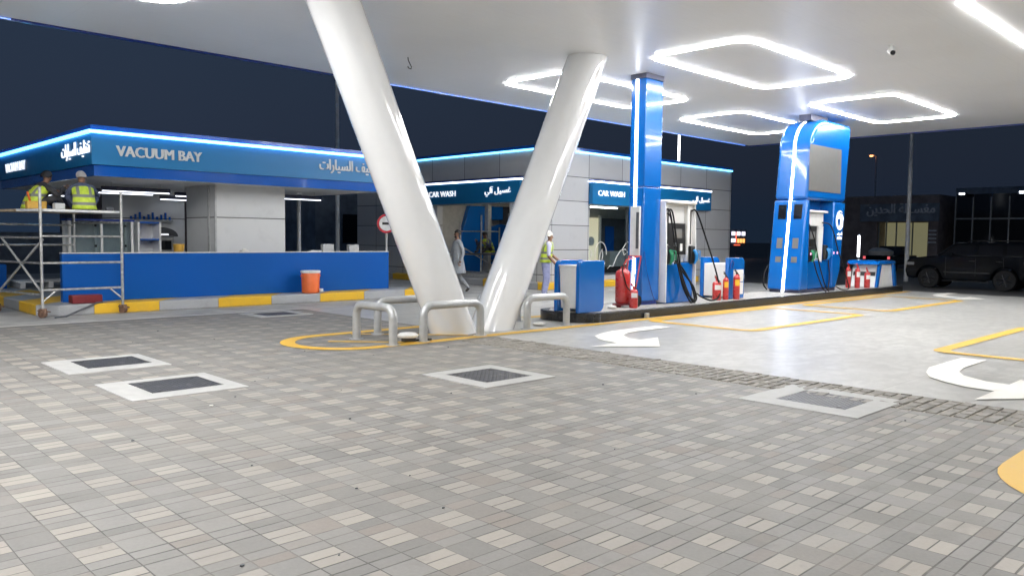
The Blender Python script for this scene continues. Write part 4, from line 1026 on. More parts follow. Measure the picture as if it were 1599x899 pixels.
t = thing('trolley_extinguisher', 'large red wheeled fire extinguisher with a hose left of the slim pillar', 'fire extinguisher', (12.82, 9.95, ZI))
MB().lathe([(.13, .26), (.152, .3), (.152, .84), (.13, .9), (.05, .95), (.05, 1.0)], (12.82, 9.95, 0), n=22).build('cylinder', 'red_paint', t, smooth=True)
m = MB().tube([(12.98, 9.8, .3), (13.1, 9.8, .75), (13.2, 9.8, 1.2)], .014, 8); m.tube([(12.98, 10.1, .3), (13.1, 10.1, .75), (13.2, 10.1, 1.2)], .014, 8); m.tube([(13.2, 9.8, 1.2), (13.2, 10.1, 1.2)], .014, 8); m.tube([(12.82, 9.85, 1.14), (13.2, 9.85, 1.2)], .014, 8); m.tube([(12.82, 9.95, 1.0), (12.82, 9.86, 1.14)], .02, 8)
m.build('trolley_frame', 'red_paint', t, smooth=True)
m = MB().box(12.62, 12.95, 9.85, 10.05, ZI+.04, ZI+.075); m.box(12.63, 12.66, 9.86, 10.04, ZI+.004, ZI+.04); m.build('foot_plate', 'dark_red', t)
for yy in (9.74, 10.14): MB().tube([(13.02, yy-.025, ZI+.125), (13.02, yy+.025, ZI+.125)], .12, 18).build('wheel', 'black_rubber', t, smooth=True)
MB().tube([(12.85, 9.9, 1.02), (12.7, 9.86, 1.02), (12.66, 9.84, .9), (12.75, 9.8, .6), (12.95, 9.79, .45), (13.03, 9.8, .6), (13.02, 9.82, .85)], .014, 6).build('hose', 'black_rubber', t, smooth=True)
extinguisher((12.80, 9.66, ZI), .085, .38, 'short red fire extinguisher standing before the large wheeled one')
extinguisher((16.02, 9.75, ZI), .10, .44, 'stout red fire extinguisher behind the loop of the pump hose')
extinguisher((16.28, 9.68, ZI), .065, .52, 'slim red fire extinguisher in front of the white bin side', True)
extinguisher((16.62, 9.6, ZI), .075, .58, 'tallest red fire extinguisher, before the white bin doors', True)
extinguisher((23.55, 9.95, ZI), .075, .62, 'red fire extinguisher closest to the tall screen pump')
extinguisher((23.72, 9.75, ZI), .075, .6, 'red fire extinguisher in the middle beside the slanting bin')
extinguisher((24.05, 9.6, ZI), .085, .48, 'shortest red fire extinguisher in front of the slanting bin')
tag(MB().box(12.2, 12.36, 9.72, 9.85, ZI+.004, ZI+.07).build('rag', 'white_cloth', bevel=.03), 'pale rag lying on the island between bin and extinguishers', 'rag')

# ------------------------------------------------------------------ scaffold
t = thing('scaffold_tower', 'steel scaffold tower on castors with two workers at the vacuum bay corner', 'scaffold', (4.0, 16.3, 0))
P1, P2 = Vector((4.0, 16.3, 0)), Vector((5.42, 16.42, 0)); P3 = Vector((3.62, 17.95, 0)); P4 = P2+(P3-P1)
zv = lambda p, z: (p.x, p.y, z)
for p, zt in ((P1, 2.36), (P2, 2.34), (P3, 2.3), (P4, 2.3)):
    MB().tube([zv(p, .14 if p is not P4 else .3), zv(p, zt)], .026, 10).build('post', 'steel', t, smooth=True)
def stick(name, a, b, r=.02, mat='steel'): MB().tube([a, b], r, 8).build(name, mat, t, smooth=True)
for z in (.5, .99, 1.48): stick('rung', zv(P1, z), zv(P2, z), .021)
for z in (.42, .99, 1.45): stick('ledger', zv(P1, z), zv(P3, z))
for z in (1.3, 1.7): stick('ledger', zv(P3, z), zv(P4, z))
stick('ledger', zv(P2, 1.75), zv(P4, 1.75))
for a, b in ((P1, P2), (P2, P1)):
    d = (b-a).normalized(); stick('knee_brace', zv(a+d*.02, .3), zv(a+d*.25, .5), .014)
stick('brace', zv(P1, .45), zv(P3+(P1-P3)*.15, 1.45), .02, 'galvanised_grey'); stick('brace', zv(P1+Vector((.03, 0, 0)), 1.42), zv(P3+(P1-P3)*.1, .45), .02, 'galvanised_grey')
e1 = (P2-P1).normalized(); e2 = (P3-P1).normalized()
def plank(a0, a1, b0, b1, z0, z1): 
    q = [P1+e1*a0+e2*b0, P1+e1*a1+e2*b0, P1+e1*a1+e2*b1, P1+e1*a0+e2*b1]
    return MB().hexa([zv(p, z0) for p in q]+[zv(p, z1) for p in q])
L1 = (P2-P1).length; L2 = (P3-P1).length
plank(-.02, L1+.02, .03, L2*.48, 1.93, 1.975).build('platform', 'off_white_board', t, bevel=.004)
plank(-.02, L1+.02, L2*.5, L2+.02, 1.93, 1.975).build('platform', 'wood_board', t, bevel=.004)
for p in (P1, P2, P3):
    c = MB().tube([(p.x-.03, p.y-.02, .075), (p.x+.03, p.y+.02, .075)], .075, 16).build('castor', 'rust_castor', t, smooth=True)
    m = MB().box(p.x-.06, p.x+.06, p.y-.045, p.y+.045, .10, .165); m.tube([(p.x-.1, p.y-.06, .14), (p.x+.13, p.y+.02, .1)], .013, 6); m.build('fork', 'rust_castor', c)
tag(MB().tube([(4.15, 16.1, .008), (4.35, 16.2, .01), (4.6, 16.38, .08), (4.95, 16.44, .215), (5.1, 16.6, .21)], .018, 6).build('cable', 'interior_dark', smooth=True), 'grey cable running from the scaffold wheel up the kerb', 'cable')
tag(MB().prism([(3.95, 16.95), (4.28, 16.95), (4.3, 17.3), (3.97, 17.3)], 1.977, 2.13).build('crate', 'yellow_plastic', bevel=.02), 'yellow plastic crate of tools on the scaffold platform', 'crate')
tag(MB().tube([(4.02, 17.05, 2.132), (3.97, 17.0, 2.3)], .018, 8).build('tool_handle', 'orange_plastic', smooth=True), 'orange handled tool sticking up out of the yellow crate', 'tool')
small('paint_tin', 'white paint tub beside the yellow crate on the scaffold', 'tub', [(4.36, 4.54, 16.75, 16.93, 1.977, 2.1)], 'off_white_board', bevel=.02)
small('power_drill', 'small power tool lying right of the worker in the vest', 'tool', [(5.18, 5.32, 16.5, 16.6, 1.977, 2.05)], 'interior_dark', bevel=.02)

# scaffold in the wash tunnel
t = thing('scaffold_tower', 'thin steel scaffold standing in the car wash tunnel', 'scaffold', (17.0, 20.4, 0))
Q = [Vector((16.65, 21.6, 0)), Vector((16.75, 20.1, 0)), Vector((15.95, 21.4, 0)), Vector((16.15, 19.9, 0))]
Q = [Vector((18.35, 21.45, .206)), Vector((18.35, 20.35, .206)), Vector((18.35, 19.0, .206)), Vector((19.2, 20.35, .206))]
for q, zt in zip(Q, (2.1, 2.3, 2.35, 1.9)): MB().tube([zv(q, .21), zv(q, zt)], .028, 8).build('post', 'steel', t, smooth=True)
for z in (.35, .95, 1.75): stick('ledger', zv(Q[0], z), zv(Q[1], z), .022)
stick('ledger', zv(Q[1], 1.75), zv(Q[3], 1.75), .022); stick('ledger', zv(Q[1], .4), zv(Q[2], .4), .022); stick('ledger', zv(Q[2], 1.75), zv(Q[2]+Vector((.6, 0, 0)), 1.75), .022)
MB().tube([zv(Q[0], 1.25), zv(Q[2], .3)], .024, 8).build('brace', 'steel', t, smooth=True)
MB().box(18.3, 19.0, 19.3, 21.3, .95, .985).build('platform', 'interior_dark', t)
MB().box(17.9, 18.9, 19.2, 21.6, .207, .33).build('base_planks', 'galvanised_grey', t)

# ------------------------------------------------------------------ people
def person(label, loc, rz, J, segs, extra, default_r=None):
    """J: joint -> (x, y, z, radius); segs: (a, b, material); local frame: forward +y, right +x"""
    t = thing('person', label, 'person', loc, rz)
    names = list(J); idx = {n: i for i, n in enumerate(names)}
    me = bpy.data.meshes.new('body')
    me.from_pydata([J[n][:3] for n in names], [(idx[a], idx[b]) for a, b, _ in segs], [])
    o = bpy.data.objects.new('body_src', me); COL.objects.link(o)
    o.modifiers.new('skin', 'SKIN'); 
    sv = me.skin_vertices[0].data
    # roots, one for each connected component
    par = list(range(len(names)))
    def find(i):
        while par[i] != i: i = par[i]
        return i
    for a, b, _ in segs: par[find(idx[a])] = find(idx[b])
    seen = set()
    for n in names:
        i = idx[n]; sv[i].radius = (J[n][3], J[n][3] if len(J[n]) < 5 else J[n][4]); sv[i].use_root = False
        f = find(i)
        if f not in seen: seen.add(f); sv[i].use_root = True
    ss = o.modifiers.new('sub', 'SUBSURF'); ss.levels = ss.render_levels = 1
    dg = bpy.context.evaluated_depsgraph_get(); bm_ = bpy.data.meshes.new_from_object(o.evaluated_get(dg))
    bpy.data.objects.remove(o)
    mats = []
    for a, b, mm in segs:
        if mm not in mats: mats.append(mm)
    bm_.materials.clear()
    for q in mats: bm_.materials.append(mt(q))
    S_ = [(Vector(J[a][:3]), Vector(J[b][:3]), mats.index(mm)) for a, b, mm in segs]
    for p in bm_.polygons:
        c = p.center; best = 1e9
        for a, b, k in S_:
            ab = b-a; f = max(0, min(1, (c-a).dot(ab)/max(ab.length_squared, 1e-9))); d = (c-(a+ab*f)).length
            if d < best: best = d; p.material_index = k
        p.use_smooth = True
    b = bpy.data.objects.new('body', bm_); COL.objects.link(b); b.parent = t
    extra(t); return t
def hand(J, segs, side, wrist, d, skin='skin_brown', curl=.5):
    """palm, four unequal fingers and a thumb, pointing along d from the wrist joint"""
    w = Vector(wrist); d = Vector(d).normalized(); s = Vector((0, 1, 0)); s = (s-d*s.dot(d)).normalized(); n = d.cross(s)*side
    pc = w+d*.055; J['palm'+str(side)] = (*pc, .034); segs.append(('wrist'+str(side), 'palm'+str(side), skin))
    for i, (off, L) in enumerate(((.030, .070), (.011, .080), (-.009, .074), (-.028, .058))):
        a = w+d*.075+s*off; m1 = a+d*L*.5+n*.008; e = a+d*L*.85+n*curl*L*.6
        k = f'f{side}{i}'
        J[k+'a'] = (*a, .010); J[k+'b'] = (*m1, .0095); J[k+'c'] = (*e, .008)
        segs += [(k+'a', k+'b', skin), (k+'b', k+'c', skin)]
    k = f't{side}'; a = w+d*.03+s*.03; J[k+'a'] = (*a, .011); J[k+'b'] = (*(a+d*.03+s*.025+n*.01), .010); J[k+'c'] = (*(a+d*.055+s*.03+n*.025), .008)
    segs += [(k+'a', k+'b', skin), (k+'b', k+'c', skin)]
def head(J, segs, at, fwd=(0, 1, 0), up=(0, 0, 1), skin='skin_brown'):
    n = Vector(at); f = Vector(fwd).normalized(); u = Vector(up).normalized()
    for k, (a, b, r) in {'jaw': (.075, .028, .062), 'face': (.135, .02, .078), 'skull': (.19, .0, .074), 'crown': (.235, -.005, .04)}.items():
        J[k] = (*(n+u*a+f*b), r)
    J['nose'] = (*(n+u*.115+f*.105), .014); J['noseroot'] = (*(n+u*.14+f*.07), .016)
    segs += [('neck', 'jaw', skin), ('jaw', 'face', skin), ('face', 'skull', skin), ('skull', 'crown', skin), ('noseroot', 'nose', skin)]
    s = f.cross(u)
    for sgn in (-1, 1):
        e = n+u*.125+s*sgn*.078-f*.005; J[f'ear{sgn}'] = (*e, .016); J[f'earb{sgn}'] = (*(e+u*.03-f*.006), .018); segs.append((f'ear{sgn}', f'earb{sgn}', skin))
    return n, f, u, s
def ell(c, rx, ry, n=18, tilt=0):
    return [(c[0]+rx*math.cos(2*math.pi*k/n), c[1]+ry*math.sin(2*math.pi*k/n), c[2]+tilt*ry*math.sin(2*math.pi*k/n)) for k in range(n)]
def eyes(t, hd):
    n, f, u, s = hd; m = MB()
    for g in (-1, 1): m.ball(tuple(n+u*.142+f*.082+s*g*.03), .011, 8)
    m.build('eyes', 'hair_black', t, smooth=True, world=False)
def hair(t, hd, mat, r=.088, name='hair', cut=.0):
    n, f, u, s = hd; c = n+u*.165-f*.008; rings = []
    for i in range(0, 7):
        a = math.radians(95-i*15.5)   # polar from the side up to the top
        z = r*1.12*math.cos(math.radians(90)-math.radians(90-a*180/math.pi)) if False else r*1.1*math.cos(a)
        q = r*math.sin(a)
        rings.append([tuple(c+u*(z+(.02 if math.sin(2*math.pi*k/16) > 0 else -.045)*(1-i/6))+s*(q*math.cos(2*math.pi*k/16))+f*(q*1.08*math.sin(2*math.pi*k/16))) for k in range(16)])
    MB().loft(rings).build(name, mat, t, smooth=True, world=False)

# man in grey kurta, walking
J = {'pelvis': (0, 0, .92, .13, .10), 'belly': (0, .01, 1.1, .13, .10), 'chest': (0, .02, 1.30, .155, .11), 'upper': (0, .01, 1.42, .10, .07), 'neck': (0, .015, 1.50, .052),
     'hip-1': (-.09, 0, .88, .095), 'knee-1': (-.10, .17, .50, .072), 'ankle-1': (-.10, .12, .09, .048), 'toe-1': (-.10, .30, .04, .036),
     'hip1': (.09, 0, .88, .095), 'knee1': (.10, -.06, .48, .072), 'ankle1': (.10, -.38, .13, .048), 'toe1': (.10, -.27, .035, .036),
     'sh-1': (-.185, .01, 1.40, .07), 'elb-1': (-.25, -.08, 1.13, .052), 'wrist-1': (-.26, .02, .89, .036),
     'sh1': (.185, .01, 1.40, .07), 'elb1': (.24, .08, 1.13, .052), 'wrist1': (.24, .20, .90, .036)}
sg_ = [('pelvis', 'belly', 'kurta_grey'), ('belly', 'chest', 'kurta_grey'), ('chest', 'upper', 'kurta_grey'), ('upper', 'neck', 'skin_brown')]
for s_ in ('-1', '1'):
    sg_ += [('pelvis', 'hip'+s_, 'trouser_grey'), ('hip'+s_, 'knee'+s_, 'trouser_grey'), ('knee'+s_, 'ankle'+s_, 'trouser_grey'), ('ankle'+s_, 'toe'+s_, 'shoe_dark'), ('upper', 'sh'+s_, 'kurta_grey'), ('sh'+s_, 'elb'+s_, 'kurta_grey'), ('elb'+s_, 'wrist'+s_, 'kurta_grey')]
hand(J, sg_, -1, J['wrist-1'][:3], (0, .25, -1)); hand(J, sg_, 1, J['wrist1'][:3], (0, .35, -1))
hd = head(J, sg_, (0, .015, 1.50), (0.15, 1, -.1))
def ex_walk(t):
    eyes(t, hd); hair(t, hd, 'hair_black')
    n, f, u, s = hd
    MB().loft([ell((0, .045+.0, 1.50+.03), .05, .04), ell((0, .07, 1.565), .062, .05)]).build('beard', 'hair_black', t, smooth=True, world=False)
    rings = [ell((0, .01, 1.47), .085, .07), ell((0, .01, 1.43), .17, .10), ell((0, .02, 1.30), .19, .135), ell((0, .01, 1.1), .18, .135), ell((0, 0, .93), .19, .15), ell((0, 0, .75), .21, .19), ell((0, .0, .56), .225, .235, 18)]
    for i, r in enumerate(rings[4:], 4):   # folds near the hem
        rings[i] = [(x*(1+.06*math.sin(k*2.1+i)), y*(1+.07*math.sin(k*2.7+i)), z) for k, (x, y, z) in enumerate(r)]
    MB().loft(rings).build('kurta', 'kurta_grey', t, smooth=True, world=False)
person('dark haired man in long grey shirt walking behind the V column', (14.42, 16.95, -.006), math.radians(70), J, sg_, ex_walk)

# worker in hi-vis vest, standing side on, holding a yellow pot
J = {'pelvis': (0, 0, .92, .13, .10), 'belly': (0, .01, 1.08, .125, .10), 'chest': (0, .05, 1.28, .15, .11), 'upper': (0, .07, 1.40, .10, .07), 'neck': (0, .09, 1.47, .052),
     'hip-1': (-.09, 0, .88, .118), 'knee-1': (-.11, .05, .49, .098), 'ankle-1': (-.11, -.02, .09, .072), 'toe-1': (-.11, .16, .04, .04),
     'hip1': (.09, 0, .88, .118), 'knee1': (.11, .02, .49, .098), 'ankle1': (.12, -.06, .09, .072), 'toe1': (.13, .12, .04, .04),
     'sh-1': (-.185, .07, 1.37, .07), 'elb-1': (-.25, .16, 1.12, .05), 'wrist-1': (-.2, .34, .98, .035),
     'sh1': (.185, .07, 1.37, .07), 'elb1': (.27, .05, 1.09, .05), 'wrist1': (.27, .24, .88, .034)}
sg_ = [('pelvis', 'belly', 'lavender_shirt'), ('belly', 'chest', 'lavender_shirt'), ('chest', 'upper', 'lavender_shirt'), ('upper', 'neck', 'skin_brown')]
for s_ in ('-1', '1'):
    sg_ += [('pelvis', 'hip'+s_, 'lavender_cloth'), ('hip'+s_, 'knee'+s_, 'lavender_cloth'), ('knee'+s_, 'ankle'+s_, 'lavender_cloth'), ('ankle'+s_, 'toe'+s_, 'shoe_dark'), ('upper', 'sh'+s_, 'lavender_shirt'), ('sh'+s_, 'elb'+s_, 'lavender_shirt'), ('elb'+s_, 'wrist'+s_, 'skin_brown')]
hand(J, sg_, -1, J['wrist-1'][:3], (.1, .6, -.6)); hand(J, sg_, 1, J['wrist1'][:3], (0, .45, -1), curl=.9)
hd2 = head(J, sg_, (0, .09, 1.47), (0, 1, -.35))
def vest(t, zs, name='vest', mat='hivis_vest'):
    m = MB(); rings = [ell((0, y, z), rx, ry, 20) for z, y, rx, ry in zs]; m.loft(rings, cap=False)
    o = m.build(name, mat, t, smooth=True, world=False)
    return o
def put_vest(t, zs, z0):
    """vest mesh kept in its own frame (z from the waist) so the bands sit right"""
    o = vest(t, [(z-z0, y, rx, ry) for z, y, rx, ry in zs]); o.location = (0, 0, z0)
    md = o.modifiers.new('thick', 'SOLIDIFY'); md.thickness = .012
def ex_stand(t):
    eyes(t, hd2)
    hair(t, hd2, 'white_cloth', .094, 'head_cloth')
    put_vest(t, [(.92, 0, .20, .155), (1.02, .01, .19, .15), (1.15, .03, .185, .15), (1.28, .05, .19, .155), (1.36, .065, .185, .13), (1.42, .08, .13, .10), (1.45, .08, .095, .08)], .92)
person('worker in yellow vest and lavender trousers standing by the right white column', (15.13, 14.27, -.002), math.radians(-132), J, sg_, ex_stand)
t = thing('paint_pot', 'small yellow pot hanging from the hand of the standing worker in the vest', 'pot', (15.165, 13.875, .6))
MB().lathe([(.07, .58), (.085, .6), (.095, .74), (.085, .745)], (15.165, 13.875, 0), n=16).build('pot_body', 'yellow_plastic', t, smooth=True)
MB().tube([(15.165+.09*math.cos(a), 13.875, .735+.06*math.sin(a)) for a in [math.pi*k/8 for k in range(9)]], .006, 6).build('handle', 'steel', t, smooth=True)

# seated workers on the platform (z measured from the platform top)
def seated(vestcol, shirt, legs, hat):
    J = {'pelvis': (0, 0, .11, .13, .11), 'belly': (0, .06, .25, .13, .10), 'chest': (0, .15, .38, .15, .11), 'upper': (0, .20, .46, .10, .07), 'neck': (0, .25, .51, .052),
         'hip-1': (-.10, .05, .11, .09), 'knee-1': (-.24, .36, .27, .07), 'ankle-1': (-.12, .52, .06, .05), 'toe-1': (-.12, .68, .04, .038),
         'hip1': (.10, .05, .11, .09), 'knee1': (.26, .34, .25, .07), 'ankle1': (.16, .50, .06, .05), 'toe1': (.16, .66, .04, .038),
         'sh-1': (-.18, .20, .43, .068), 'elb-1': (-.26, .34, .25, .05), 'wrist-1': (-.16, .46, .38, .035),
         'sh1': (.18, .20, .43, .068), 'elb1': (.29, .36, .27, .05), 'wrist1': (.22, .48, .45, .034)}
    sg = [('pelvis', 'belly', shirt), ('belly', 'chest', shirt), ('chest', 'upper', shirt), ('upper', 'neck', 'skin_brown')]
    for s_ in ('-1', '1'):
        sg += [('pelvis', 'hip'+s_, legs), ('hip'+s_, 'knee'+s_, legs), ('knee'+s_, 'ankle'+s_, legs), ('ankle'+s_, 'toe'+s_, 'shoe_dark'), ('upper', 'sh'+s_, shirt), ('sh'+s_, 'elb'+s_, shirt), ('elb'+s_, 'wrist'+s_, shirt)]
    hand(J, sg, -1, J['wrist-1'][:3], (.2, 1, .1), curl=.8); hand(J, sg, 1, J['wrist1'][:3], (-.1, 1, .3), curl=.8)
    h = head(J, sg, (0, .25, .50), (0, 1, -.35), (0, .25, 1))
    def ex(t):
        eyes(t, h); hair(t, h, hat, .095, 'cap' if hat != 'hair_black' else 'hair')
        put_vest(t, [(.02, -.01, .215, .17), (.12, .01, .20, .165), (.24, .055, .19, .16), (.36, .14, .195, .16), (.42, .18, .19, .14), (.475, .215, .14, .11), (.50, .235, .095, .08)], .02)
    return J, sg, ex
J, sg_, ex = seated('hivis', 'navy_cloth', 'navy_cloth', 'cap_grey')
person('worker seated with back to us on the scaffold, bright yellow vest and grey cap', (4.83, 16.62, 1.976), math.radians(-8), J, sg_, ex)
J, sg_, ex = seated('hivis', 'dark_cloth', 'dark_cloth', 'hair_black')
person('dark clothed worker in a green vest seated farther left on the scaffold', (4.1, 17.25, 1.976), math.radians(-75), J, sg_, ex)
J, sg_, ex = seated('hivis', 'navy_cloth', 'dark_cloth', 'hair_black')
person('worker in a yellow vest crouching behind the scaffold in the wash tunnel', (19.35, 21.0, .99), math.radians(100), J, sg_, ex)

# ------------------------------------------------------------------ loose things on the ground
t = thing('flood_lamp', 'white round flood lamp lying with its cable at the yellow nose', 'lamp', (7.1, 9.45, 0))
MB().lathe([(.15, .07), (.16, .1), (.12, .13), (.05, .14)], (7.1, 9.47, 0), n=18).build('shade', 'white_plastic', t, smooth=True)
MB().box(7.0, 7.2, 9.4, 9.5, .006, .07).build('housing', 'interior_dark', t, bevel=.01)
MB().tube([(7.2, 9.4, .02), (7.35, 9.32, .02), (7.45, 9.36, .02), (7.38, 9.45, .02), (7.28, 9.4, .025)], .014, 6).build('cable', 'black_rubber', t, smooth=True)
tag(MB().ball((10.22, 9.78, .03), (.14, .1, .035), 14).build('sand_heap', 'white_cloth', smooth=True), 'small white heap on the ground under the right guard rail', 'heap')
m = MB()
for k in range(46):
    x, y = random.uniform(1.5, 8.0), random.uniform(2.0, 13.5); r = random.uniform(.006, .014)
    m.ball((x, y, .006), (r, r*.7, r*.5), 6)
o = m.build('litter', 'interior_dark', smooth=False); o['kind'] = 'stuff'
tag(MB().ball((3.05, 7.0, .008), (.022, .014, .008), 8).build('paper_scrap', 'white_cloth'), 'tiny white paper scrap on the paving below the left manhole covers', 'paper')

# ------------------------------------------------------------------ SUV
t = thing('parked_suv', 'black four wheel drive car parked beyond the pump island', 'car', (33.85, 9.6, -.206))
# local design: u along length from the front bumper (0) to the rear (4.75), world y = yf - u ; x from 33.0 (near side) to 34.75
YF = 11.72; XN, XF = 33.0, 34.72; ZG = -.206
def U(u): return YF-u
def arch(cu, r, n=8): return [(cu-r*math.cos(math.pi*k/n), .40+r*math.sin(math.pi*k/n)) for k in range(n+1)]
w1, w2 = .86, 3.44
side = [(.06, .42), (.30, .36)]+arch(w1, .45)+[(1.5, .34), (2.8, .34)]+arch(w2, .45)+[(4.2, .40), (4.66, .48), (4.72, .85), (4.66, 1.16), (4.5, 1.27), (1.2, 1.26), (.85, 1.23), (.22, 1.15), (.05, 1.05), (0, .66)]
MB().prism([(U(u), ZG+z) for u, z in side], XN, XF, 'x').build('body', 'car_black', t, bevel=.05, seg=3)
gh = lambda x, ins: [(x, U(u), ZG+z) for u, z in ins]
lowr = [(1.28, 1.19), (4.56, 1.24)]; top = [(2.0, 1.70), (4.28, 1.70)]
m = MB().hexa([(XN+.05, U(1.08), ZG+1.22), (XF-.05, U(1.08), ZG+1.22), (XF-.05, U(4.58), ZG+1.24), (XN+.05, U(4.58), ZG+1.24), (XN+.2, U(1.72), ZG+1.77), (XF-.2, U(1.72), ZG+1.77), (XF-.2, U(4.34), ZG+1.76), (XN+.2, U(4.34), ZG+1.76)])
m.build('cabin', 'car_black', t, bevel=.05, seg=3)
def side_win(u0, u1, u2, u3, nm='window'):
    # quad on the slanted near side: bottom u0..u1 at 1.27, top u2..u3 at 1.62
    def pt(u, z, o): 
        f = (z-1.23)/.54; return (XN+.05+.15*f-o, U(u), ZG+z)
    b = [(u0, 1.31), (u1, 1.31), (u3, 1.68), (u2, 1.68)]
    MB().loft([[pt(u, z, .012) for u, z in b], [pt(u, z, -.01) for u, z in b]]).build(nm, 'dark_glass', t)
side_win(1.32, 2.42, 1.8, 2.42); side_win(2.54, 3.34, 2.54, 3.30); side_win(3.47, 4.36, 3.43, 4.2)
MB().loft([[(XN+.14, U(1.115+q), ZG+1.28), (XF-.14, U(1.115+q), ZG+1.28), (XF-.24, U(1.655+q), ZG+1.73), (XN+.24, U(1.655+q), ZG+1.73)] for q in (0, .045)]).build('windscreen', 'dark_glass', t)
MB().loft([[(XN+.18, U(4.565), ZG+1.27), (XF-.18, U(4.565), ZG+1.27), (XF-.28, U(4.38), ZG+1.62), (XN+.28, U(4.38), ZG+1.62)], [(XN+.18, U(4.53), ZG+1.27), (XF-.18, U(4.53), ZG+1.27), (XF-.28, U(4.34), ZG+1.62), (XN+.28, U(4.34), ZG+1.62)]]).build('rear_window', 'dark_glass', t)
for xx in (XN+.27, XF-.27):
    m = MB().tube([(xx, U(2.1), ZG+1.765), (xx, U(2.2), ZG+1.83), (xx, U(4.1), ZG+1.83), (xx, U(4.2), ZG+1.765)], .018, 8); m.build('roof_rail', 'car_trim', t, smooth=True)
for xx, s_ in ((XN+.10, -1), (XF-.10, 1)):
    for cu in (w1, w2):
        c = (xx, U(cu), ZG+.39)
        w = MB().lathe([(.22, -.11), (.36, -.115), (.388, -.08), (.388, .08), (.36, .115), (.22, .11)], c, 'x', 28).build('wheel', 'black_rubber', t, smooth=True)
        m = MB().lathe([(.255, s_*.07), (.26, s_*.118), (.235, s_*.10)], c, 'x', 24)
        for k in range(6):
            a = math.pi*2*k/6+.2; d = Vector((0, math.cos(a), math.sin(a))); p = Vector((-d.z*0, -d.z, d.y))
            q = Vector(c)+Vector((s_*.085, 0, 0))
            m.tube([q+d*.03, q+d*.23], [.045, .04], 6)
        m.lathe([(.05, s_*.07), (.05, s_*.115), (.02, s_*.118)], c, 'x', 12)
        m.build('rim', 'alloy_dark', w)
MB().box(XN-.16, XN+.04, U(1.72), U(1.60), ZG+1.22, ZG+1.38).build('wing_mirror', 'car_black', t, bevel=.04)
for u in (2.25, 3.15): MB().box(XN-.025, XN-.002, U(u+.2), U(u), ZG+1.06, ZG+1.09).build('door_handle', 'car_trim', t, bevel=.008)
m = MB()
for u in (1.45, 2.47, 3.38): m.box(XN-.004, XN-.001, U(u+.012), U(u), ZG+.5, ZG+1.2)
m.build('door_seam', 'car_trim', t)
MB().box(XN-.012, XN-.001, U(2.95), U(1.4), ZG+.62, ZG+.66).build('side_moulding', 'car_trim', t)
MB().box(XN-.07, XN-.005, U(2.95), U(1.35), ZG+.30, ZG+.34).build('running_board', 'car_trim', t, bevel=.015)
for xx in (XN-.006, XF-.2): MB().box(xx, xx+.206, U(4.69), U(4.28), ZG+.98, ZG+1.2).build('tail_light', 'tail_lens', t, bevel=.03)
for xx in (XN-.006, XF-.25): MB().box(xx, xx+.256, U(.34), U(.04), ZG+.86, ZG+1.0).build('headlight', 'clear_lens', t, bevel=.03)
MB().box(XN+.3, XF-.3, U(-.02), U(.04), ZG+.62, ZG+.92).build('grille', 'car_trim', t)
MB().box(XN+.5, XF-.5, U(4.735), U(4.70), ZG+.78, ZG+.95).build('number_plate', 'sign_white', t)
MB().box(XN+.02, XF-.02, U(4.78), U(4.55), ZG+.44, ZG+.64).build('rear_bumper', 'car_trim', t, bevel=.04)

# ------------------------------------------------------------------ background, right
ZB = -.206
t = thing('laundry_shop', 'dim shop front with warm lit windows and unlit Arabic sign across the road', 'building', (57, 20, ZB))
m = MB()
m.box(55.2, 62, 17.7, 18.3, ZB, 2.85); m.box(55.2, 62, 21.5, 26.5, ZB, 2.85); m.box(55.2, 62, 18.3, 21.5, ZB, .35); m.box(55.2, 62, 17.7, 26.5, 2.85, 4.6); m.box(58, 62, 18.3, 21.5, .35, 2.85)
m.build('wall', 'brown_wall', t)
MB().box(55.0, 55.19, 17.65, 22.6, 2.9, 4.05).build('sign_board', 'dark_wall', t)
lettering('lettering', AR_SHOP, 'dim_letter', (54.998, 22.15, 3.22), '-x', 4.25, .85, t, .05)
w_ = MB().box(55.4, 55.42, 18.3, 21.5, .35, 2.85).build('window', 'clear_glass', t)
m = MB()
for yy in (18.3, 19.28, 20.3, 20.95, 21.44): m.box(55.36, 55.46, yy, yy+.06, .35, 2.85)
m.build('frame', 'dark_wall', w_)
MB().box(56.6, 56.7, 18.3, 21.5, .35, 2.85).build('interior_glow', 'warm_window', t)  # glowing sheet stands in for the lit shop interior
m = MB()
for zz in (1.5, 1.75, 2.0, 2.25): m.box(55.15, 55.19, 17.78, 18.25, zz, zz+.09)
m.build('price_board', 'dim_letter', t)
t = thing('glass_office', 'dark glass fronted building with pale mullions and flood lamps', 'building', (60, 10, ZB))
MB().box(56, 66, -14, 17.0, ZB, 5.0).build('wall', 'dark_wall', t)
for k in range(9):
    y1 = 16.9-k*1.0
    for z0, z1 in ((1.1, 3.0), (3.1, 4.6)):
        MB().box(55.9, 55.96, y1-.96, y1, z0, z1).build('window', 'tinted_glass' if False else 'dark_glass', t)
m = MB()
for k in range(10): m.box(55.82, 55.899, 16.9-k*1.0, 16.96-k*1.0, 1.05, 4.4)
for zz in (1.02, 3.02): m.box(55.8, 55.89, 7.9, 16.97, zz, zz+.07)
m.build('mullion', 'galvanised_grey', t)
def flood(y, label):
    q = thing('wall_flood_lamp', label, 'flood lamp', (55.5, y, 4.55), group='flood lamps on the dark glass building')
    MB().box(55.3, 55.99, y-.03, y+.03, 4.62, 4.68).build('arm', 'interior_dark', q)
    MB().hexa([(55.0, y-.2, 4.5), (55.35, y-.2, 4.46), (55.35, y+.2, 4.46), (55.0, y+.2, 4.5), (55.0, y-.2, 4.64), (55.35, y-.2, 4.60), (55.35, y+.2, 4.60), (55.0, y+.2, 4.64)]).build('housing', 'interior_dark', q)
    MB().box(54.97, 54.995, y-.13, y+.13, 4.53, 4.63).build('lens', 'flood_white', q)
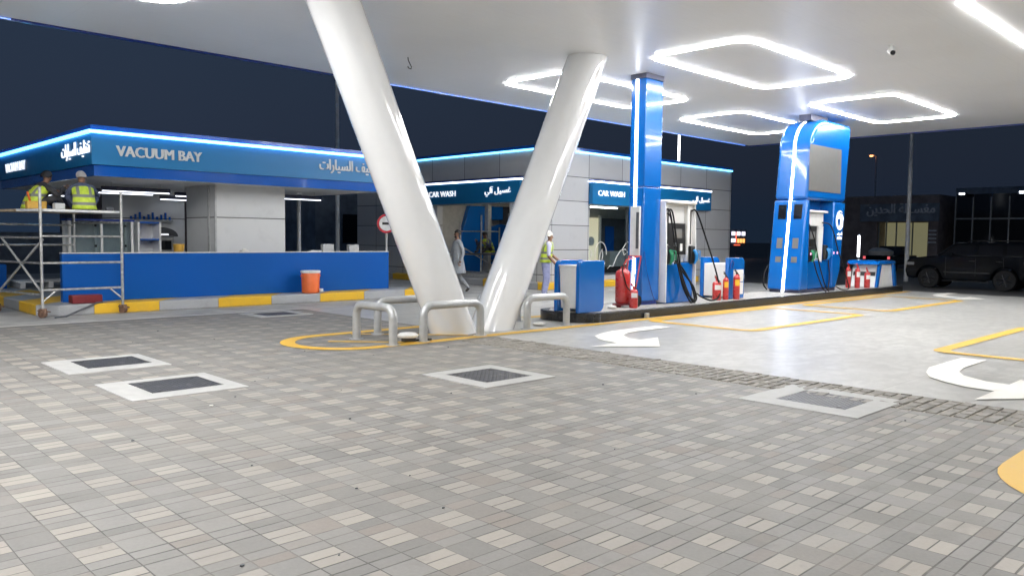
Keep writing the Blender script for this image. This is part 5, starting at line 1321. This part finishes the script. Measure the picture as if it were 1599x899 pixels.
flood(16.35, 'white flood lamp above the left end of the dark glass front'); flood(13.1, 'white flood lamp at the right edge of the photo')
# pickup with a bundle
t = thing('pickup_truck', 'small dark pickup seen from behind loaded with white bundles', 'pickup', (50, 19, ZB))
x0 = 48.2; yc = 18.75
MB().box(x0, x0+4.3, yc-.78, yc+.78, ZB+.42, ZB+.95).build('body', 'car_black', t, bevel=.06)
MB().prism([(x0+1.9, ZB+.951), (x0+3.3, ZB+.951), (x0+2.9, ZB+1.5), (x0+2.1, ZB+1.5)], yc-.68, yc+.68, 'y').build('cabin', 'dark_glass', t, bevel=.05)
for xx in (x0+.75, x0+3.4):
    for yy in (yc-.72, yc+.72): MB().lathe([(.2, -.1), (.32, -.1), (.34, 0), (.32, .1), (.2, .1)], (xx, yy, ZB+.34), 'y', 20).build('wheel', 'black_rubber', t, smooth=True)
for yy in (yc-.7, yc+.7): MB().box(x0-.03, x0-.002, yy-.07, yy+.07, ZB+.74, ZB+.9).build('tail_light', 'tail_red', t)
tag(MB().loft([ell((x0+.9, yc+.1, ZB+.96), .75, .66), ell((x0+.9, yc+.1, ZB+1.2), .8, .68), ell((x0+.9, yc+.2, ZB+1.36), .5, .4), ell((x0+.9, yc+.25, ZB+1.4), .2, .15)]).build('laundry_bundle', 'white_cloth', smooth=True), 'white cloth bundle heaped on the bed of the small pickup', 'bundle')
t = thing('tube_light', 'upright white tube light glowing left of the shop windows', 'lamp', (44, 17.8, ZB))
tx, ty = 44.0, 18.08
MB().box(tx, tx+.08, ty-.04, ty+.04, ZB, 1.95).build('post', 'dark_wall', t); MB().box(tx-.03, tx-.003, ty-.06, ty+.06, .72, 1.87).build('tube', 'led_white', t)
# lamp posts
def lamp_post(x, y, h, label, lit=None, zb=-.045, r=.09, arm=(-1.2, -.4), mat='pale_pole'):
    q = thing('lamp_post', label, 'lamp post', (x, y, zb), group='tall lamp posts around the station')
    MB().tube([(x, y, zb), (x, y, h)], [r, r*.7], 12).build('pole', mat, q, smooth=True)
    MB().tube([(x, y, h-.05), (x+arm[0]*.5, y+arm[1]*.5, h+.12), (x+arm[0], y+arm[1], h+.15)], r*.5, 8).build('arm', mat, q, smooth=True)
    MB().box(x+arm[0]-.3, x+arm[0]+.1, y+arm[1]-.14, y+arm[1]+.14, h+.09, h+.2).build('lamp_head', 'interior_dark', q)
    if lit: MB().ball((x+arm[0]-.1, y+arm[1], h+.06), (.26, .2, .13), 12).build('lamp_glow', lit, q)
lamp_post(17.1, 27.4, 10, 'tall grey lamp post behind the vacuum bay roof', 'flood_white', arm=(-.5, -.6))
lamp_post(37.6, 13.3, 10, 'tall grey lamp post right of the tall screen pump', 'flood_white', zb=ZB, r=.10, arm=(-.5, -.3))
q = thing('light_column', 'white glowing light column behind the car wash roof', 'light column', (31, 21, ZB))
MB().tube([(31, 21, ZB), (31, 21, 9)], .07, 10).build('pole', 'galvanised_grey', q, smooth=True); MB().box(30.9, 30.95, 20.93, 21.0, 4.9, 9).build('light_strip', 'led_white', q)
lamp_post(95, 37.4, 11.4, 'distant street lamp with an orange glow beyond the tall pump', 'street_orange', ZB, .12, (.0, .55))
lamp_post(30.2, 70, 4.7, 'distant orange street lamp left of the front white pier', 'street_orange', -.045, .08, (-.35, .0))
lamp_post(38.5, 90, 2.1, 'lowest distant orange lamp beside the front white pier', 'street_orange', -.045, .07, (-.2, .0))
# neon sign
t = thing('neon_sign', 'far off glowing red and white shop sign right of the car wash', 'sign', (69.4, 40, 0))
MB().box(68.0, 70.9, 40.05, 40.2, 1.0, 2.55).build('board', 'dark_wall', t)
MB().tube([(69.4, 40.3, ZB), (69.4, 40.3, 1.5), (69.4, 40.15, 1.5)], .06, 6).build('post', 'dark_wall', t)
for k, x in enumerate((68.15, 69.1, 70.0)): MB().box(x, x+.6, 40.0, 40.04, 2.0, 2.35).build('neon_mark', 'neon_white', t)
MB().box(68.9, 69.0, 40.0, 40.04, 1.3, 2.3).build('divider', 'neon_red', t)
m = MB().box(68.1, 68.8, 40.0, 40.04, 1.35, 1.7); m.build('neon_mark', 'neon_white', t)
for k in range(3): MB().box(69.2+k*.5, 69.55+k*.5, 40.0, 40.04, 1.3, 1.68).build('neon_mark', 'neon_orange', t)
MB().box(68.6, 69.7, 40.0, 40.04, 1.05, 1.12).build('underline', 'neon_red', t)
# dark buildings and wall behind
t = thing('dark_building', 'unlit low building in the dark behind the vacuum bay', 'building', (26, 36, 0))
MB().box(20, 34, 34, 40, -.06, 4.6).build('wall', 'dark_wall', t)
for k in range(4): MB().box(21.5+k*3, 22.7+k*3, 33.95, 33.99, 1.2, 2.6).build('window', 'dark_glass', t)
t = thing('distant_house', 'distant dim house with one lit window left of the front white pier', 'building', (24, 62, 0))
MB().box(18, 29.5, 60.05, 68, -.06, 4.3).build('wall', 'brown_wall', t); MB().box(24.6, 25.4, 60.0, 60.04, 2.55, 3.1).build('window', 'far_window', t)
tag(MB().box(-20, 19, 50, 50.3, -.06, 1.55).build('boundary_wall', 'dark_wall'), 'long dark boundary wall far behind the vacuum bay', 'wall')
tag(MB().box(36, 66, 47, 47.4, ZB, 1.3).build('boundary_wall', 'dark_wall'), 'long dark boundary wall right of the car wash', 'wall')
